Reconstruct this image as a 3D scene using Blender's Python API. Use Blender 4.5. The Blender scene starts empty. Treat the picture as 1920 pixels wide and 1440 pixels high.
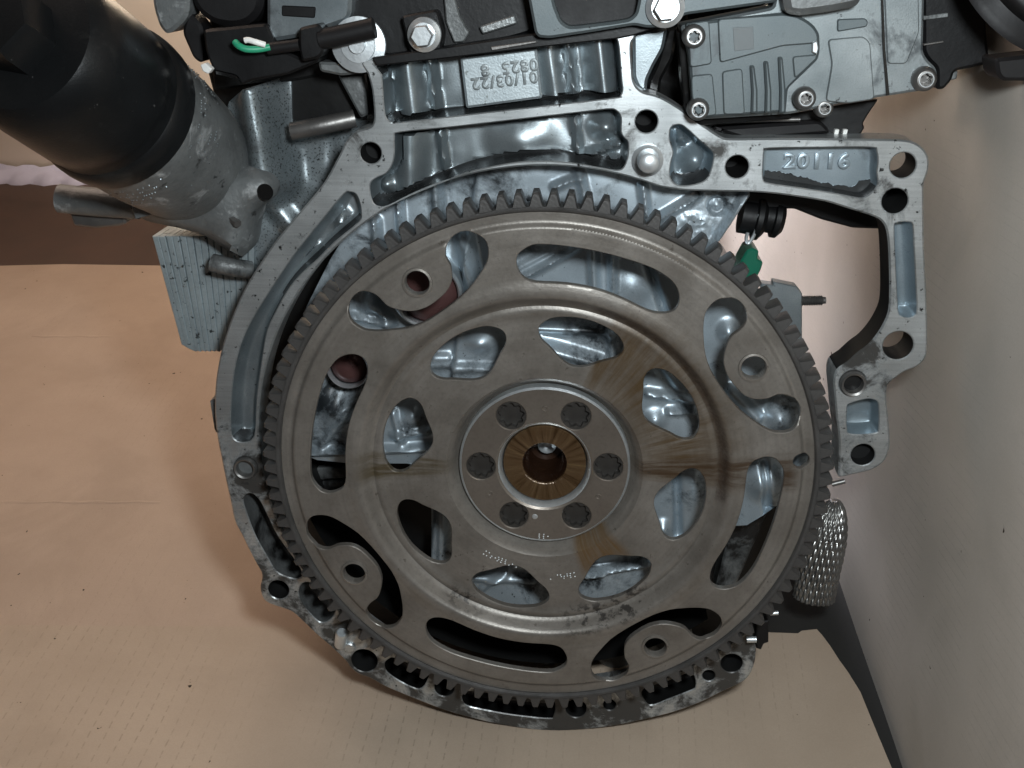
import bpy, bmesh, math, random
from math import radians, sin, cos, pi, atan2, hypot
from mathutils import Vector, Matrix, noise
from mathutils.geometry import delaunay_2d_cdt

random.seed(7)
SC = bpy.context.scene
COL = SC.collection
# ------------------------------------------------------------------ camera
# The engine is laid out in its own frame: X right, Z up, Y back into the block; one unit is the
# outer radius of the ring gear (0.14 m).  At the end everything is leaned back and scaled to metres.
S = 0.14
LEAN = radians(11.0)
CR = Vector((0.99771501, 0.06756306, 0.0))
CU = Vector((-0.02505704, 0.37002144, 0.92868524))
CF = Vector((-0.06274482, 0.9265632, -0.37086887))
CC = Vector((0.12234089, -3.43952759, 1.71910283))
FPX = 2050.0
ROT = Matrix.Rotation(-LEAN, 4, 'X')
FLOOR0 = Vector((0, 0.15, -1.236))            # a point of the floor
NF = Vector((0, -sin(LEAN), cos(LEAN)))       # floor normal
ORG = Matrix.Translation((0, 0, -(ROT @ FLOOR0).z * S))
WORLD = ORG @ Matrix.Scale(S, 4) @ ROT

cam_d = bpy.data.cameras.new('camera')
cam_d.sensor_width = 36; cam_d.sensor_fit = 'HORIZONTAL'
cam_d.lens = 36 * FPX / 1920
cam_d.clip_start = 0.01; cam_d.clip_end = 60
cam = bpy.data.objects.new('camera', cam_d); COL.objects.link(cam)
m = Matrix.Identity(4)
for i in range(3):
    m[i][0], m[i][1], m[i][2] = CR[i], CU[i], -CF[i]
mr = (ROT @ m).to_3x3().to_4x4()
cam.matrix_world = Matrix.Translation(WORLD @ CC) @ mr
SC.camera = cam

# ------------------------------------------------------------------ light
W = bpy.data.worlds.new('World'); SC.world = W; W.use_nodes = True
bg = W.node_tree.nodes['Background']
bg.inputs[0].default_value = (1.0, 0.87, 0.79, 1); bg.inputs[1].default_value = 0.055

def lamp(name, kind, pos, energy, color, size=0.02, target=None):
    d = bpy.data.lights.new(name, kind); d.energy = energy; d.color = color
    if kind == 'AREA':
        d.shape = 'DISK'; d.size = size
    else:
        d.shadow_soft_size = size
    o = bpy.data.objects.new(name, d); COL.objects.link(o)
    p = WORLD @ Vector(pos); o.location = p
    if target is not None:
        q = (WORLD @ Vector(target)) - p
        o.rotation_euler = q.to_track_quat('-Z', 'Y').to_euler()
    return o
FLASH = CC + CR * 0.46 + CU * 0.46 + CF * 0.10
lamp('phone_flash', 'POINT', FLASH, 9.6, (0.89, 0.965, 1.0), 0.026)
lamp('ceiling_lamp', 'AREA', (-3.4, 2.0, 5.2), 2.9, (1.0, 0.78, 0.65), 0.50, (-1.4, 2.2, -1))
sp = lamp('window_light', 'SPOT', (-0.3, 5.0, 3.6), 66.0, (0.95, 0.92, 1.0), 0.06, (1.75, 3.2, 0.15))
rl = lamp('wall_fill_light', 'SPOT', (-1.0, 4.6, 4.4), 55.0, (1.0, 0.91, 0.80), 0.08, (-2.0, 7.5, 1.6))  # added unseen spot that brightens the back wall
rl.data.spot_size = radians(80); rl.data.spot_blend = 0.8
sp.data.spot_size = radians(52); sp.data.spot_blend = 1.0
SC.view_settings.view_transform = 'Standard'
SC.view_settings.look = 'None'
SC.view_settings.exposure = 0.0
SC.view_settings.gamma = 1.0

# ------------------------------------------------------------------ helpers
def ray(px, py):
    return CF + CR * ((px - 960) / FPX) - CU * ((py - 720) / FPX)
def at(px, py, Y=0.0):
    """pixel of the photograph -> point on the upright plane at depth Y"""
    d = ray(px, py); t = (Y - CC.y) / d.y
    return CC + d * t
def atf(px, py, h=0.0):
    """pixel -> point h above the floor"""
    d = ray(px, py); p0 = FLOOR0 + NF * h
    return CC + d * ((p0 - CC).dot(NF) / d.dot(NF))
def xz(px, py, Y=0.0):
    p = at(px, py, Y); return (p.x, p.z)
def loop(pts, Y=0.0):
    return [xz(x, y, Y) for x, y in pts]
def upx(r, Y=0.0, px=1000, py=700):
    return r * (at(px, py, Y) - CC).dot(CF) / FPX
def project(p):
    d = p - CC; w = d.dot(CF)
    return 960 + FPX * d.dot(CR) / w, 720 - FPX * d.dot(CU) / w

def zoom(bx, by, s, pts):
    return [(bx + x / s, by + y / s) for x, y in pts]
def smooth(pts, n=4, closed=True):
    """Catmull-Rom through pts"""
    out = []; N = len(pts)
    for i in range(N if closed else N - 1):
        p0 = pts[(i - 1) % N] if closed or i > 0 else pts[i]
        p1 = pts[i]; p2 = pts[(i + 1) % N]
        p3 = pts[(i + 2) % N] if closed or i + 2 < N else p2
        for k in range(n):
            t = k / n; t2 = t * t; t3 = t2 * t
            out.append(tuple(0.5 * ((2 * p1[j]) + (-p0[j] + p2[j]) * t + (2 * p0[j] - 5 * p1[j] + 4 * p2[j] - p3[j]) * t2
                                    + (-p0[j] + 3 * p1[j] - 3 * p2[j] + p3[j]) * t3) for j in range(len(p1))))
    if not closed: out.append(tuple(pts[-1]))
    return out
def area2(l):
    return sum(l[i][0] * l[(i + 1) % len(l)][1] - l[(i + 1) % len(l)][0] * l[i][1] for i in range(len(l)))
def ccw(l):
    return l if area2(l) > 0 else l[::-1]
def rounded(pts, r, n=4):
    """polygon with every corner rounded by r"""
    out = []; N = len(pts)
    for i in range(N):
        a, b, c = Vector(pts[i - 1]), Vector(pts[i]), Vector(pts[(i + 1) % N])
        u, v = (a - b), (c - b)
        d = min(r, u.length * .45, v.length * .45)
        p, q = b + u.normalized() * d, b + v.normalized() * d
        for k in range(n + 1):
            t = k / n
            s = p * (1 - t) ** 2 + b * 2 * t * (1 - t) + q * t * t
            out.append((s.x, s.y))
    return out
def inset(l, d):
    """move a ccw loop inwards by d"""
    N = len(l); out = []
    for i in range(N):
        a, b, c = Vector(l[i - 1]), Vector(l[i]), Vector(l[(i + 1) % N])
        e1, e2 = (b - a), (c - b)
        if e1.length < 1e-9: e1 = e2
        if e2.length < 1e-9: e2 = e1
        e1.normalize(); e2.normalize()
        n1, n2 = Vector((-e1.y, e1.x)), Vector((-e2.y, e2.x))
        nn = n1 + n2
        if nn.length < 1e-6: nn = n1
        nn.normalize()
        k = max(0.5, nn.dot(n1))
        o = b + nn * (d / k)
        out.append((o.x, o.y))
    return out
def relax(l, it=2):
    for _ in range(it):
        l = [tuple((l[i - 1][j] + 2 * l[i][j] + l[(i + 1) % len(l)][j]) / 4 for j in (0, 1)) for i in range(len(l))]
    return l
def inside(p, l):
    x, y = p; c = False; j = len(l) - 1
    for i in range(len(l)):
        if (l[i][1] > y) != (l[j][1] > y) and x < (l[j][0] - l[i][0]) * (y - l[i][1]) / (l[j][1] - l[i][1]) + l[i][0]:
            c = not c
        j = i
    return c
def circle(c, r, n=28, a0=0.0):
    return [(c[0] + r * cos(a0 + 2 * pi * i / n), c[1] + r * sin(a0 + 2 * pi * i / n)) for i in range(n)]
def arc(c, r, a, b, n):
    return [(c[0] + r * cos(radians(a + (b - a) * i / n)), c[1] + r * sin(radians(a + (b - a) * i / n))) for i in range(n + 1)]
def smoothstep(a, b, x):
    t = min(1, max(0, (x - a) / (b - a))); return t * t * (3 - 2 * t)

class Geo:
    """collects faces; build() links them as ONE mesh object"""
    def __init__(s): s.v = []; s.f = []
    def add(s, v, f):
        o = len(s.v); s.v += [tuple(p) for p in v]; s.f += [tuple(i + o for i in q) for q in f]
        return s
    def rings(s, rings, closed=True, cap0=False, cap1=False):
        o = len(s.v); n = len(rings[0])
        for r in rings: s.v += [tuple(p) for p in r]
        for k in range(len(rings) - 1):
            for i in range(n if closed else n - 1):
                j = (i + 1) % n
                s.f.append((o + k * n + i, o + k * n + j, o + (k + 1) * n + j, o + (k + 1) * n + i))
        if cap0: s.f.append(tuple(o + i for i in range(n)))
        if cap1: s.f.append(tuple(o + (len(rings) - 1) * n + i for i in range(n - 1, -1, -1)))
        return s
    def box(s, p, q):
        x0, y0, z0 = p; x1, y1, z1 = q
        return s.add([(x0, y0, z0), (x1, y0, z0), (x1, y1, z0), (x0, y1, z0), (x0, y0, z1), (x1, y0, z1), (x1, y1, z1), (x0, y1, z1)],
                     [(0, 3, 2, 1), (4, 5, 6, 7), (0, 1, 5, 4), (1, 2, 6, 5), (2, 3, 7, 6), (3, 0, 4, 7)])
    def fill(s, loops, hf, grid=None, flip=False):
        """triangulate loops[0] minus the others in XZ; hf(x, z) gives Y"""
        vs, es = [], []
        for l in loops:
            o = len(vs); n = len(l)
            vs += [Vector(p) for p in l]; es += [(o + i, o + (i + 1) % n) for i in range(n)]
        if grid: vs += [Vector(p) for p in grid]
        V, E, F, *_ = delaunay_2d_cdt(vs, es, [], 0, 1e-6)
        keep = []
        for f in F:
            c = (sum(V[i].x for i in f) / len(f), sum(V[i].y for i in f) / len(f))
            if inside(c, loops[0]) and not any(inside(c, h) for h in loops[1:]): keep.append(f)
        s.add([(p.x, hf(p.x, p.y), p.y) for p in V], [tuple(reversed(f)) if flip else tuple(f) for f in keep])
        return s
    def build(s, name, mat, parent=None, angle=35, loc=None, matrix=None):
        me = bpy.data.meshes.new(name)
        org = Vector(loc) if loc is not None else Vector((0, 0, 0))
        base = ORIG.get(parent.name, Vector((0, 0, 0))) if parent else Vector((0, 0, 0))
        me.from_pydata([tuple(Vector(p) - org) for p in s.v], [], s.f)
        bm = bmesh.new(); bm.from_mesh(me)
        bmesh.ops.remove_doubles(bm, verts=bm.verts, dist=1e-5)
        loose = [v for v in bm.verts if not v.link_faces]
        if loose: bmesh.ops.delete(bm, geom=loose, context='VERTS')
        bmesh.ops.recalc_face_normals(bm, faces=bm.faces)
        bm.to_mesh(me); bm.free()
        me.polygons.foreach_set('use_smooth', [True] * len(me.polygons))
        me.set_sharp_from_angle(angle=radians(angle))
        me.materials.append(mat)
        o = bpy.data.objects.new(name, me); COL.objects.link(o)
        o.location = org - base; ORIG[o.name] = org
        if parent: o.parent = parent
        return o
ORIG = {}
def copy_at(o, loc, parent, dmat=None):
    """a copy of a part (mesh data shared) at loc, with copies of its own pieces"""
    c = o.copy(); COL.objects.link(c); c.parent = parent
    base = ORIG.get(parent.name, Vector((0, 0, 0))) if parent else Vector((0, 0, 0))
    c.location = Vector(loc) - base; ORIG[c.name] = Vector(loc)
    for ch in [k for k in SC.objects if k.parent == o]:
        d = ch.copy(); COL.objects.link(d); d.parent = c
    return c
def thing(name, label, cat, loc=(0, 0, 0), group=None):
    o = bpy.data.objects.new(name, None); COL.objects.link(o); o.empty_display_size = .05
    o.location = loc; ORIG[o.name] = Vector(loc)
    o['label'] = label; o['category'] = cat
    if group: o['group'] = group
    return o
def tag(o, label, cat, group=None):
    o['label'] = label; o['category'] = cat
    if group: o['group'] = group
    return o

def prism(loops, Y, t, b=0.006, back=False):
    """flat plate: loops[0] outline, others holes (XZ); front at Y, thickness t, edge chamfer b"""
    g = Geo(); L = [ccw(loops[0])] + [ccw(h) for h in loops[1:]]
    fr = [inset(L[0], b)] + [inset(h, -b) for h in L[1:]] if b else L
    g.fill(fr, lambda x, z: Y)
    for l, f in zip(L, fr):
        rs = ([[(x, Y, z) for x, z in f]] if b else []) + [[(x, Y + b, z) for x, z in l], [(x, Y + t, z) for x, z in l]]
        g.rings(rs)
    if back: g.fill(L, lambda x, z: Y + t)
    return g
def bowl(l, Y, depth, ins, hf=None, steps=6, floor=True, grid=0.03, lip=0.004):
    """cast recess: walls that draw in and round into a floor"""
    g = Geo(); l = ccw(l)
    rs = []
    for k in range(steps + 1):
        t = k / steps
        d = ins * (1 - cos(t * pi / 2)) ** 0.9 * 1.0
        y = Y + lip + depth * sin(t * pi / 2)
        rs.append([(x, y, z) for x, z in relax(inset(l, d - 0.001), k // 2)])
    g.rings(rs)
    last = [(x, z) for x, y, z in rs[-1]]
    xs = [p[0] for p in last]; zs = [p[1] for p in last]
    gp = []
    x = min(xs)
    while x < max(xs):
        z = min(zs)
        while z < max(zs):
            if inside((x, z), last): gp.append((x, z))
            z += grid
        x += grid
    yb = Y + lip + depth
    lastset = {(round(a, 5), round(b, 5)) for a, b in last}
    def h(x, z):
        if (round(x, 5), round(z, 5)) in lastset: return yb
        return yb + (hf(x, z) if hf else 0)
    g.fill([last], h, gp)
    return g
def lathe(profile, c, n=40, axis=None, cap=True):
    """profile [(r, h)], h along axis away from the viewer (+Y)"""
    ax = Vector(axis).normalized() if axis is not None else Vector((0, 1, 0))
    u = ax.orthogonal().normalized() if axis is not None else Vector((1, 0, 0))
    w = ax.cross(u)
    c = Vector(c); g = Geo()
    rs = [[c + ax * h + u * (r * cos(2 * pi * i / n)) + w * (r * sin(2 * pi * i / n)) for i in range(n)] for r, h in profile]
    g.rings(rs, cap0=cap and profile[0][0] > 1e-5, cap1=cap and profile[-1][0] > 1e-5)
    return g
def tube(pts, r, n=10, sub=4):
    P = [Vector(p) for p in smooth([tuple(p) for p in pts], sub, closed=False)]
    R = r if callable(r) else (lambda t: r)
    g = Geo(); rs = []; up = None
    for i, p in enumerate(P):
        d = (P[min(i + 1, len(P) - 1)] - P[max(i - 1, 0)]).normalized()
        u = d.orthogonal().normalized() if up is None else (up - d * up.dot(d)).normalized()
        up = u; w = d.cross(u); rr = R(i / (len(P) - 1))
        rs.append([p + u * (rr * cos(2 * pi * k / n)) + w * (rr * sin(2 * pi * k / n)) for k in range(n)])
    return g.rings(rs, cap0=True, cap1=True)

# ------------------------------------------------------------------ materials
def nodes(name):
    m = bpy.data.materials.new(name); m.use_nodes = True
    nt = m.node_tree; return m, nt, nt.nodes['Principled BSDF']
def N(nt, kind, **kw):
    n = nt.nodes.new(kind)
    for k, v in kw.items(): setattr(n, k, v)
    return n
def coords(nt):
    tc = N(nt, 'ShaderNodeTexCoord'); mp = N(nt, 'ShaderNodeMapping')
    nt.links.new(tc.outputs['Object'], mp.inputs['Vector'])
    return mp.outputs['Vector']
def nz(nt, vec, scale, detail=4, rough=.55, dist=0):
    n = N(nt, 'ShaderNodeTexNoise'); n.inputs['Scale'].default_value = scale
    n.inputs['Detail'].default_value = detail; n.inputs['Roughness'].default_value = rough
    n.inputs['Distortion'].default_value = dist
    nt.links.new(vec, n.inputs['Vector']); return n.outputs['Fac']
def ramp(nt, fac, stops):
    r = N(nt, 'ShaderNodeValToRGB'); e = r.color_ramp.elements
    while len(e) < len(stops): e.new(.5)
    for k, (p, c) in zip(e, stops):
        k.position = p; k.color = (c, c, c, 1) if isinstance(c, (int, float)) else tuple(c) + (1,)
    nt.links.new(fac, r.inputs['Fac']); return r.outputs['Color']
def mix(nt, fac, a, b, mode='MIX'):
    m = N(nt, 'ShaderNodeMix', data_type='RGBA', blend_type=mode)
    for k, s in ((0, fac), (6, a), (7, b)):
        if hasattr(s, 'is_output'): nt.links.new(s, m.inputs[k])
        else: m.inputs[k].default_value = s if k == 0 else tuple(s) + (1,)
    return m.outputs[2]
def math_(nt, op, a, b=None, clamp=False):
    m = N(nt, 'ShaderNodeMath', operation=op, use_clamp=clamp)
    for k, s in ((0, a), (1, b)):
        if s is None: continue
        if hasattr(s, 'is_output'): nt.links.new(s, m.inputs[k])
        else: m.inputs[k].default_value = s
    return m.outputs[0]
def bump(nt, bs, height, strength, dist=.001):
    b = N(nt, 'ShaderNodeBump'); b.inputs['Strength'].default_value = strength; b.inputs['Distance'].default_value = dist
    nt.links.new(height, b.inputs['Height']); nt.links.new(b.outputs[0], bs.inputs['Normal'])
def brushed(nt, v, col, k, c):
    mp = N(nt, 'ShaderNodeMapping'); mp.inputs['Rotation'].default_value = (0, radians(38), 0); mp.inputs['Scale'].default_value = (5, 5, 150)
    nt.links.new(v, mp.inputs[0]); n = nz(nt, mp.outputs[0], 1.0, 3, .6)
    return mix(nt, math_(nt, 'MULTIPLY', ramp(nt, n, [(.35, 0), (.7, 1)]), k), col, c)
def metal(name, c1, c2, metallic=.55, rough=(.3, .5), sc=6, grime=None, fine=60, bmp=.25, speck=None, low=None):
    """mottled metal; grime=(colour, scale, low, high): oily dirt where the noise passes low..high"""
    m, nt, bs = nodes(name); v = coords(nt)
    n1 = nz(nt, v, sc, 6); n2 = nz(nt, v, fine, 4)
    col = mix(nt, ramp(nt, n1, [(.3, 0), (.7, 1)]), c1, c2)
    col = mix(nt, math_(nt, 'MULTIPLY', ramp(nt, n2, [(.45, 0), (.75, 1)]), .25), col, tuple(x * .55 for x in c1))
    if low: col = brushed(nt, v, col, .35, tuple(x * .55 for x in c1))
    rg = N(nt, 'ShaderNodeMapRange'); nt.links.new(n1, rg.inputs[0]); rg.inputs[3].default_value, rg.inputs[4].default_value = rough
    ro = rg.outputs[0]; met = metallic
    if grime:
        gc, gs, lo, hi = grime
        n3 = nz(nt, v, gs, 8, .68, .4)
        if low:
            sp_ = N(nt, 'ShaderNodeSeparateXYZ'); nt.links.new(v, sp_.inputs[0])
            lw = N(nt, 'ShaderNodeMapRange'); nt.links.new(sp_.outputs[2], lw.inputs[0])
            lw.inputs[1].default_value, lw.inputs[2].default_value, lw.inputs[3].default_value, lw.inputs[4].default_value = low
            n3 = math_(nt, 'ADD', n3, lw.outputs[0])
            for (ax_, az_, rr_, am_) in STAINS:
                d_ = N(nt, 'ShaderNodeVectorMath', operation='DISTANCE'); nt.links.new(v, d_.inputs[0]); d_.inputs[1].default_value = (ax_, .15, az_)
                mr_ = N(nt, 'ShaderNodeMapRange'); nt.links.new(d_.outputs['Value'], mr_.inputs[0]); mr_.inputs[1].default_value = 0; mr_.inputs[2].default_value = rr_; mr_.inputs[3].default_value = am_ * .52; mr_.inputs[4].default_value = 0
                n3 = math_(nt, 'ADD', n3, mr_.outputs[0])
        gm = ramp(nt, n3, [(lo, 0), (hi, 1)])
        col = mix(nt, gm, col, gc)
        mm = N(nt, 'ShaderNodeMath', operation='MULTIPLY_ADD')
        nt.links.new(gm, mm.inputs[0]); mm.inputs[1].default_value = -metallic * .8; mm.inputs[2].default_value = metallic
        nt.links.new(mm.outputs[0], bs.inputs['Metallic'])
    else: bs.inputs['Metallic'].default_value = met
    if speck:
        gc, gs, lo, hi = speck
        n4 = nz(nt, v, gs, 3, .6)
        col = mix(nt, ramp(nt, n4, [(lo, 0), (hi, 1)]), col, gc)
    nt.links.new(col, bs.inputs['Base Color']); nt.links.new(ro, bs.inputs['Roughness'])
    if bmp: bump(nt, bs, n2, bmp, .0006)
    return m
def plain(name, c, rough=.5, metallic=0, var=.25, sc=12, bmp=.15, fine=70, spec=.5):
    m, nt, bs = nodes(name); v = coords(nt)
    n1 = nz(nt, v, sc, 5); n2 = nz(nt, v, fine, 3)
    col = mix(nt, n1, tuple(x * (1 - var) for x in c), tuple(min(1, x * (1 + var)) for x in c))
    nt.links.new(col, bs.inputs['Base Color'])
    rg = N(nt, 'ShaderNodeMapRange'); nt.links.new(n1, rg.inputs[0]); rg.inputs[3].default_value = max(.05, rough - .12); rg.inputs[4].default_value = min(1, rough + .12)
    nt.links.new(rg.outputs[0], bs.inputs['Roughness']); bs.inputs['Metallic'].default_value = metallic; bs.inputs['Specular IOR Level'].default_value = spec
    if bmp: bump(nt, bs, n2, bmp, .0005)
    return m

OIL = (.012, .012, .012)
STAINS = [(*xz(x, y, .15), r, a) for x, y, r, a in ((1600, 385, .14, .28), (1480, 365, .10, .16), (1655, 400, .12, .28), (1400, 352, .08, .10), (1590, 690, .14, .18), (1650, 700, .14, .16), (1720, 640, .10, .16), (1640, 800, .10, .16), (1590, 870, .10, .12), (1672, 500, .06, .15), (1668, 560, .06, .15),
    (445, 855, .14, .28), (470, 915, .12, .28), (425, 790, .08, .12), (500, 1085, .12, .16), (560, 1130, .14, .20), (640, 1230, .14, .16), (760, 1300, .14, .16), (880, 1340, .20, .18), (1000, 1360, .20, .20), (1080, 1360, .16, .17), (1180, 1335, .16, .17), (1290, 1310, .14, .12), (1400, 1225, .08, .18), (1350, 1285, .12, .14),
    (1210, 335, .08, .14), (1240, 320, .06, .12), (690, 330, .05, .10), (700, 130, .06, .1))]
M = {}
M['face'] = metal('machined_aluminium', (.47, .495, .50), (.62, .645, .65), .8, (.24, .52), 5, ((.05, .048, .045), 6.0, .50, .62), 220, .08, speck=((.03, .03, .03), 45, .64, .71), low=(-1.2, 0.3, .09, -.045))
M['face_clean'] = metal('clean_machined_aluminium', (.58, .62, .64), (.70, .74, .76), .75, (.36, .5), 5, ((.10, .10, .10), 4.0, .62, .75), 90, .15, speck=((.04, .04, .04), 45, .70, .74))
M['cast'] = metal('cast_aluminium', (.20, .235, .25), (.36, .40, .42), .75, (.28, .44), 4, ((.03, .034, .037), 3.2, .56, .70), 220, .10, speck=((.03, .03, .03), 60, .70, .74))
M['cast_clean'] = metal('clean_cast_aluminium', (.22, .27, .30), (.34, .40, .44), .6, (.28, .42), 4, ((.05, .055, .06), 3.0, .60, .74), 220, .10, speck=((.05, .05, .05), 70, .72, .76))
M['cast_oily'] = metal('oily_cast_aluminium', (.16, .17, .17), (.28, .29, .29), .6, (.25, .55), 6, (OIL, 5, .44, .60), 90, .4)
M['cast_grey'] = metal('dull_grey_casting', (.10, .105, .105), (.19, .20, .20), .35, (.38, .62), 5, ((.33, .34, .34), 8, .57, .68), 60, .45, speck=((.02, .02, .02), 14, .62, .70))
M['pod'] = metal('matt_cast_cover', (.085, .105, .112), (.13, .15, .155), .4, (.42, .6), 5, ((.05, .055, .06), 6, .60, .74), 260, .10, speck=((.02, .02, .02), 40, .69, .73))
M['bright'] = metal('bright_zinc_steel', (.62, .66, .68), (.74, .78, .80), .8, (.28, .42), 8, None, 80, .1)
M['steel'] = metal('dark_steel', (.15, .145, .14), (.23, .22, .21), .75, (.32, .5), 10, None, 80, .15)
M['black'] = plain('black_plastic', (.005, .005, .0055), .46, spec=.3)
M['rubber'] = plain('black_rubber', (.0065, .006, .0065), .55, spec=.3)
M['oil'] = plain('oil_and_gap_black', (.006, .006, .006), .12, 0, .3, 8, .25, 14)
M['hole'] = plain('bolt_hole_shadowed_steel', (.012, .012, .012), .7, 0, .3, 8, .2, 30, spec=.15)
M['cast_wall'] = metal('crankcase_casting', (.36, .425, .47), (.53, .60, .65), .65, (.34, .48), 4, ((.022, .027, .031), 3.8, .50, .63), 220, .08, speck=((.04, .04, .04), 60, .68, .73))
M['dark_cast'] = metal('dark_casting', (.030, .032, .033), (.055, .058, .06), .3, (.18, .35), 9, None, 60, .2)
M['void'] = plain('oily_shade_casting', (.009, .009, .009), .36, .0, .4, 6, .4, 20, spec=.35)
M['green'] = plain('green_plastic', (.006, .11, .065), .30)
M['lead'] = plain('green_cable_sleeve', (.02, .28, .15), .4)
M['white'] = plain('white_plastic', (.75, .75, .72), .5)
M['maroon'] = plain('maroon_sealed_plug', (.085, .04, .038), .30, .2, .2)
M['pinkish'] = plain('plain_label', (.13, .145, .15), .6)
M['brown'] = None

M['cast_pad'] = metal('pale_cast_pad', (.36, .41, .43), (.45, .50, .52), .5, (.38, .5), 9, None, 160, .2, speck=((.2, .22, .22), 50, .62, .70))
M['bore'] = plain('oily_brown_bore', (.030, .014, .008), .22, .3, .4, 9, .2, 40)
M['pod_body'] = metal('worn_cast_body', (.15, .172, .178), (.27, .295, .30), .5, (.36, .55), 5, ((.07, .08, .085), 5, .54, .64), 200, .12, speck=((.03, .03, .03), 34, .66, .71))
M['cooler'] = metal('brushed_cooler_plate', (.30, .35, .37), (.40, .46, .48), .5, (.38, .52), 8, None, 90, .3, speck=((.05, .055, .055), 40, .62, .68))
M['cap'] = metal('matt_black_cap', (.005, .0055, .006), (.008, .0085, .009), 0, (.24, .46), 4, ((.020, .020, .019), 5, .58, .72), 120, .12, speck=((.06, .06, .058), 40, .72, .75))
M['cap'].node_tree.nodes['Principled BSDF'].inputs['Specular IOR Level'].default_value = .22
M['braid'] = metal('braided_wire', (.20, .196, .19), (.32, .315, .30), .85, (.22, .34), 8, None, 90, .1)
def flexplate_mat():
    m, nt, bs = nodes('flexplate_steel'); v = coords(nt)
    sp = N(nt, 'ShaderNodeSeparateXYZ'); nt.links.new(v, sp.inputs[0])
    x, z = sp.outputs[0], sp.outputs[2]
    r = math_(nt, 'SQRT', math_(nt, 'ADD', math_(nt, 'MULTIPLY', x, x), math_(nt, 'MULTIPLY', z, z)))
    th = math_(nt, 'ARCTAN2', z, x)
    ci = math_(nt, 'DIVIDE', x, math_(nt, 'MAXIMUM', r, .01)); si = math_(nt, 'DIVIDE', z, math_(nt, 'MAXIMUM', r, .01))
    cb = N(nt, 'ShaderNodeCombineXYZ')
    for k, s in enumerate((math_(nt, 'MULTIPLY', ci, 17.0), math_(nt, 'MULTIPLY', si, 17.0), math_(nt, 'MULTIPLY', r, 3.4))):
        nt.links.new(s, cb.inputs[k])
    streak = nz(nt, cb.outputs[0], 1.6, 6, .65)          # streaks that run outwards from the hub
    cb2 = N(nt, 'ShaderNodeCombineXYZ')
    for k, s in enumerate((math_(nt, 'MULTIPLY', ci, 1.2), math_(nt, 'MULTIPLY', si, 1.2), math_(nt, 'MULTIPLY', r, 46.0))):
        nt.links.new(s, cb2.inputs[k])
    turn = nz(nt, cb2.outputs[0], 1.5, 3)               # lathe marks round the disc
    blot = nz(nt, v, 4.2, 9, .68); fine = nz(nt, v, 75, 5, .6)
    col = mix(nt, ramp(nt, blot, [(.3, 0), (.7, 1)]), (.125, .110, .094), (.245, .224, .200))
    col = mix(nt, math_(nt, 'MULTIPLY', ramp(nt, turn, [(.35, 0), (.7, 1)]), .28), col, (.10, .092, .082))
    col = mix(nt, math_(nt, 'MULTIPLY', ramp(nt, fine, [(.5, 0), (.75, 1)]), .35), col, (.08, .072, .064))
    # rusty oil thrown out over the upper right sector and two spokes of old oil
    def sector(a0, a1, soft):
        lo = N(nt, 'ShaderNodeMapRange', interpolation_type='SMOOTHSTEP'); nt.links.new(th, lo.inputs[0]); lo.inputs[1].default_value = radians(a0 - soft); lo.inputs[2].default_value = radians(a0 + soft)
        hi = N(nt, 'ShaderNodeMapRange', interpolation_type='SMOOTHSTEP'); nt.links.new(th, hi.inputs[0]); hi.inputs[1].default_value = radians(a1 - soft); hi.inputs[2].default_value = radians(a1 + soft); hi.inputs[3].default_value = 1; hi.inputs[4].default_value = 0
        return math_(nt, 'MULTIPLY', lo.outputs[0], hi.outputs[0])
    def band(a, b, soft):
        lo = N(nt, 'ShaderNodeMapRange', interpolation_type='SMOOTHSTEP'); nt.links.new(r, lo.inputs[0]); lo.inputs[1].default_value = a; lo.inputs[2].default_value = a + soft
        hi = N(nt, 'ShaderNodeMapRange', interpolation_type='SMOOTHSTEP'); nt.links.new(r, hi.inputs[0]); hi.inputs[1].default_value = b; hi.inputs[2].default_value = b + soft; hi.inputs[3].default_value = 1; hi.inputs[4].default_value = 0
        return math_(nt, 'MULTIPLY', lo.outputs[0], hi.outputs[0])
    st = ramp(nt, streak, [(.34, .38), (.64, 1)])
    k = math_(nt, 'MULTIPLY', math_(nt, 'MULTIPLY', sector(-4, 68, 1.5), band(.2, .50, .28)), st)
    col = mix(nt, math_(nt, 'MULTIPLY', k, .95), col, (.085, .052, .022))
    k = math_(nt, 'MULTIPLY', math_(nt, 'MULTIPLY', sector(-70, -46, 3), band(.2, .40, .10)), st)
    col = mix(nt, math_(nt, 'MULTIPLY', k, .95), col, (.13, .075, .028))
    k = math_(nt, 'MULTIPLY', math_(nt, 'MULTIPLY', sector(-2, 7, 1.5), band(.3, .84, .06)), ramp(nt, streak, [(.40, .2), (.6, 1)]))
    col = mix(nt, math_(nt, 'MULTIPLY', k, .9), col, (.060, .036, .020))
    a180 = math_(nt, 'ABSOLUTE', th)
    sl = N(nt, 'ShaderNodeMapRange', interpolation_type='SMOOTHSTEP'); nt.links.new(a180, sl.inputs[0]); sl.inputs[1].default_value = radians(173.5); sl.inputs[2].default_value = radians(177)
    k = math_(nt, 'MULTIPLY', math_(nt, 'MULTIPLY', sl.outputs[0], band(.3, .60, .1)), ramp(nt, streak, [(.36, .1), (.6, 1)]))
    col = mix(nt, math_(nt, 'MULTIPLY', k, .9), col, (.075, .055, .026))
    # dark brown ring on the upper right of the pressed step, scuffs on the lower right
    k = math_(nt, 'MULTIPLY', math_(nt, 'MULTIPLY', sector(-8, 75, 2), band(.600, .632, .022)), ramp(nt, fine, [(.3, .5), (.6, 1)]))
    col = mix(nt, math_(nt, 'MULTIPLY', k, .75), col, (.035, .022, .016))
    sc = nz(nt, v, 26, 6, .7)
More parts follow.
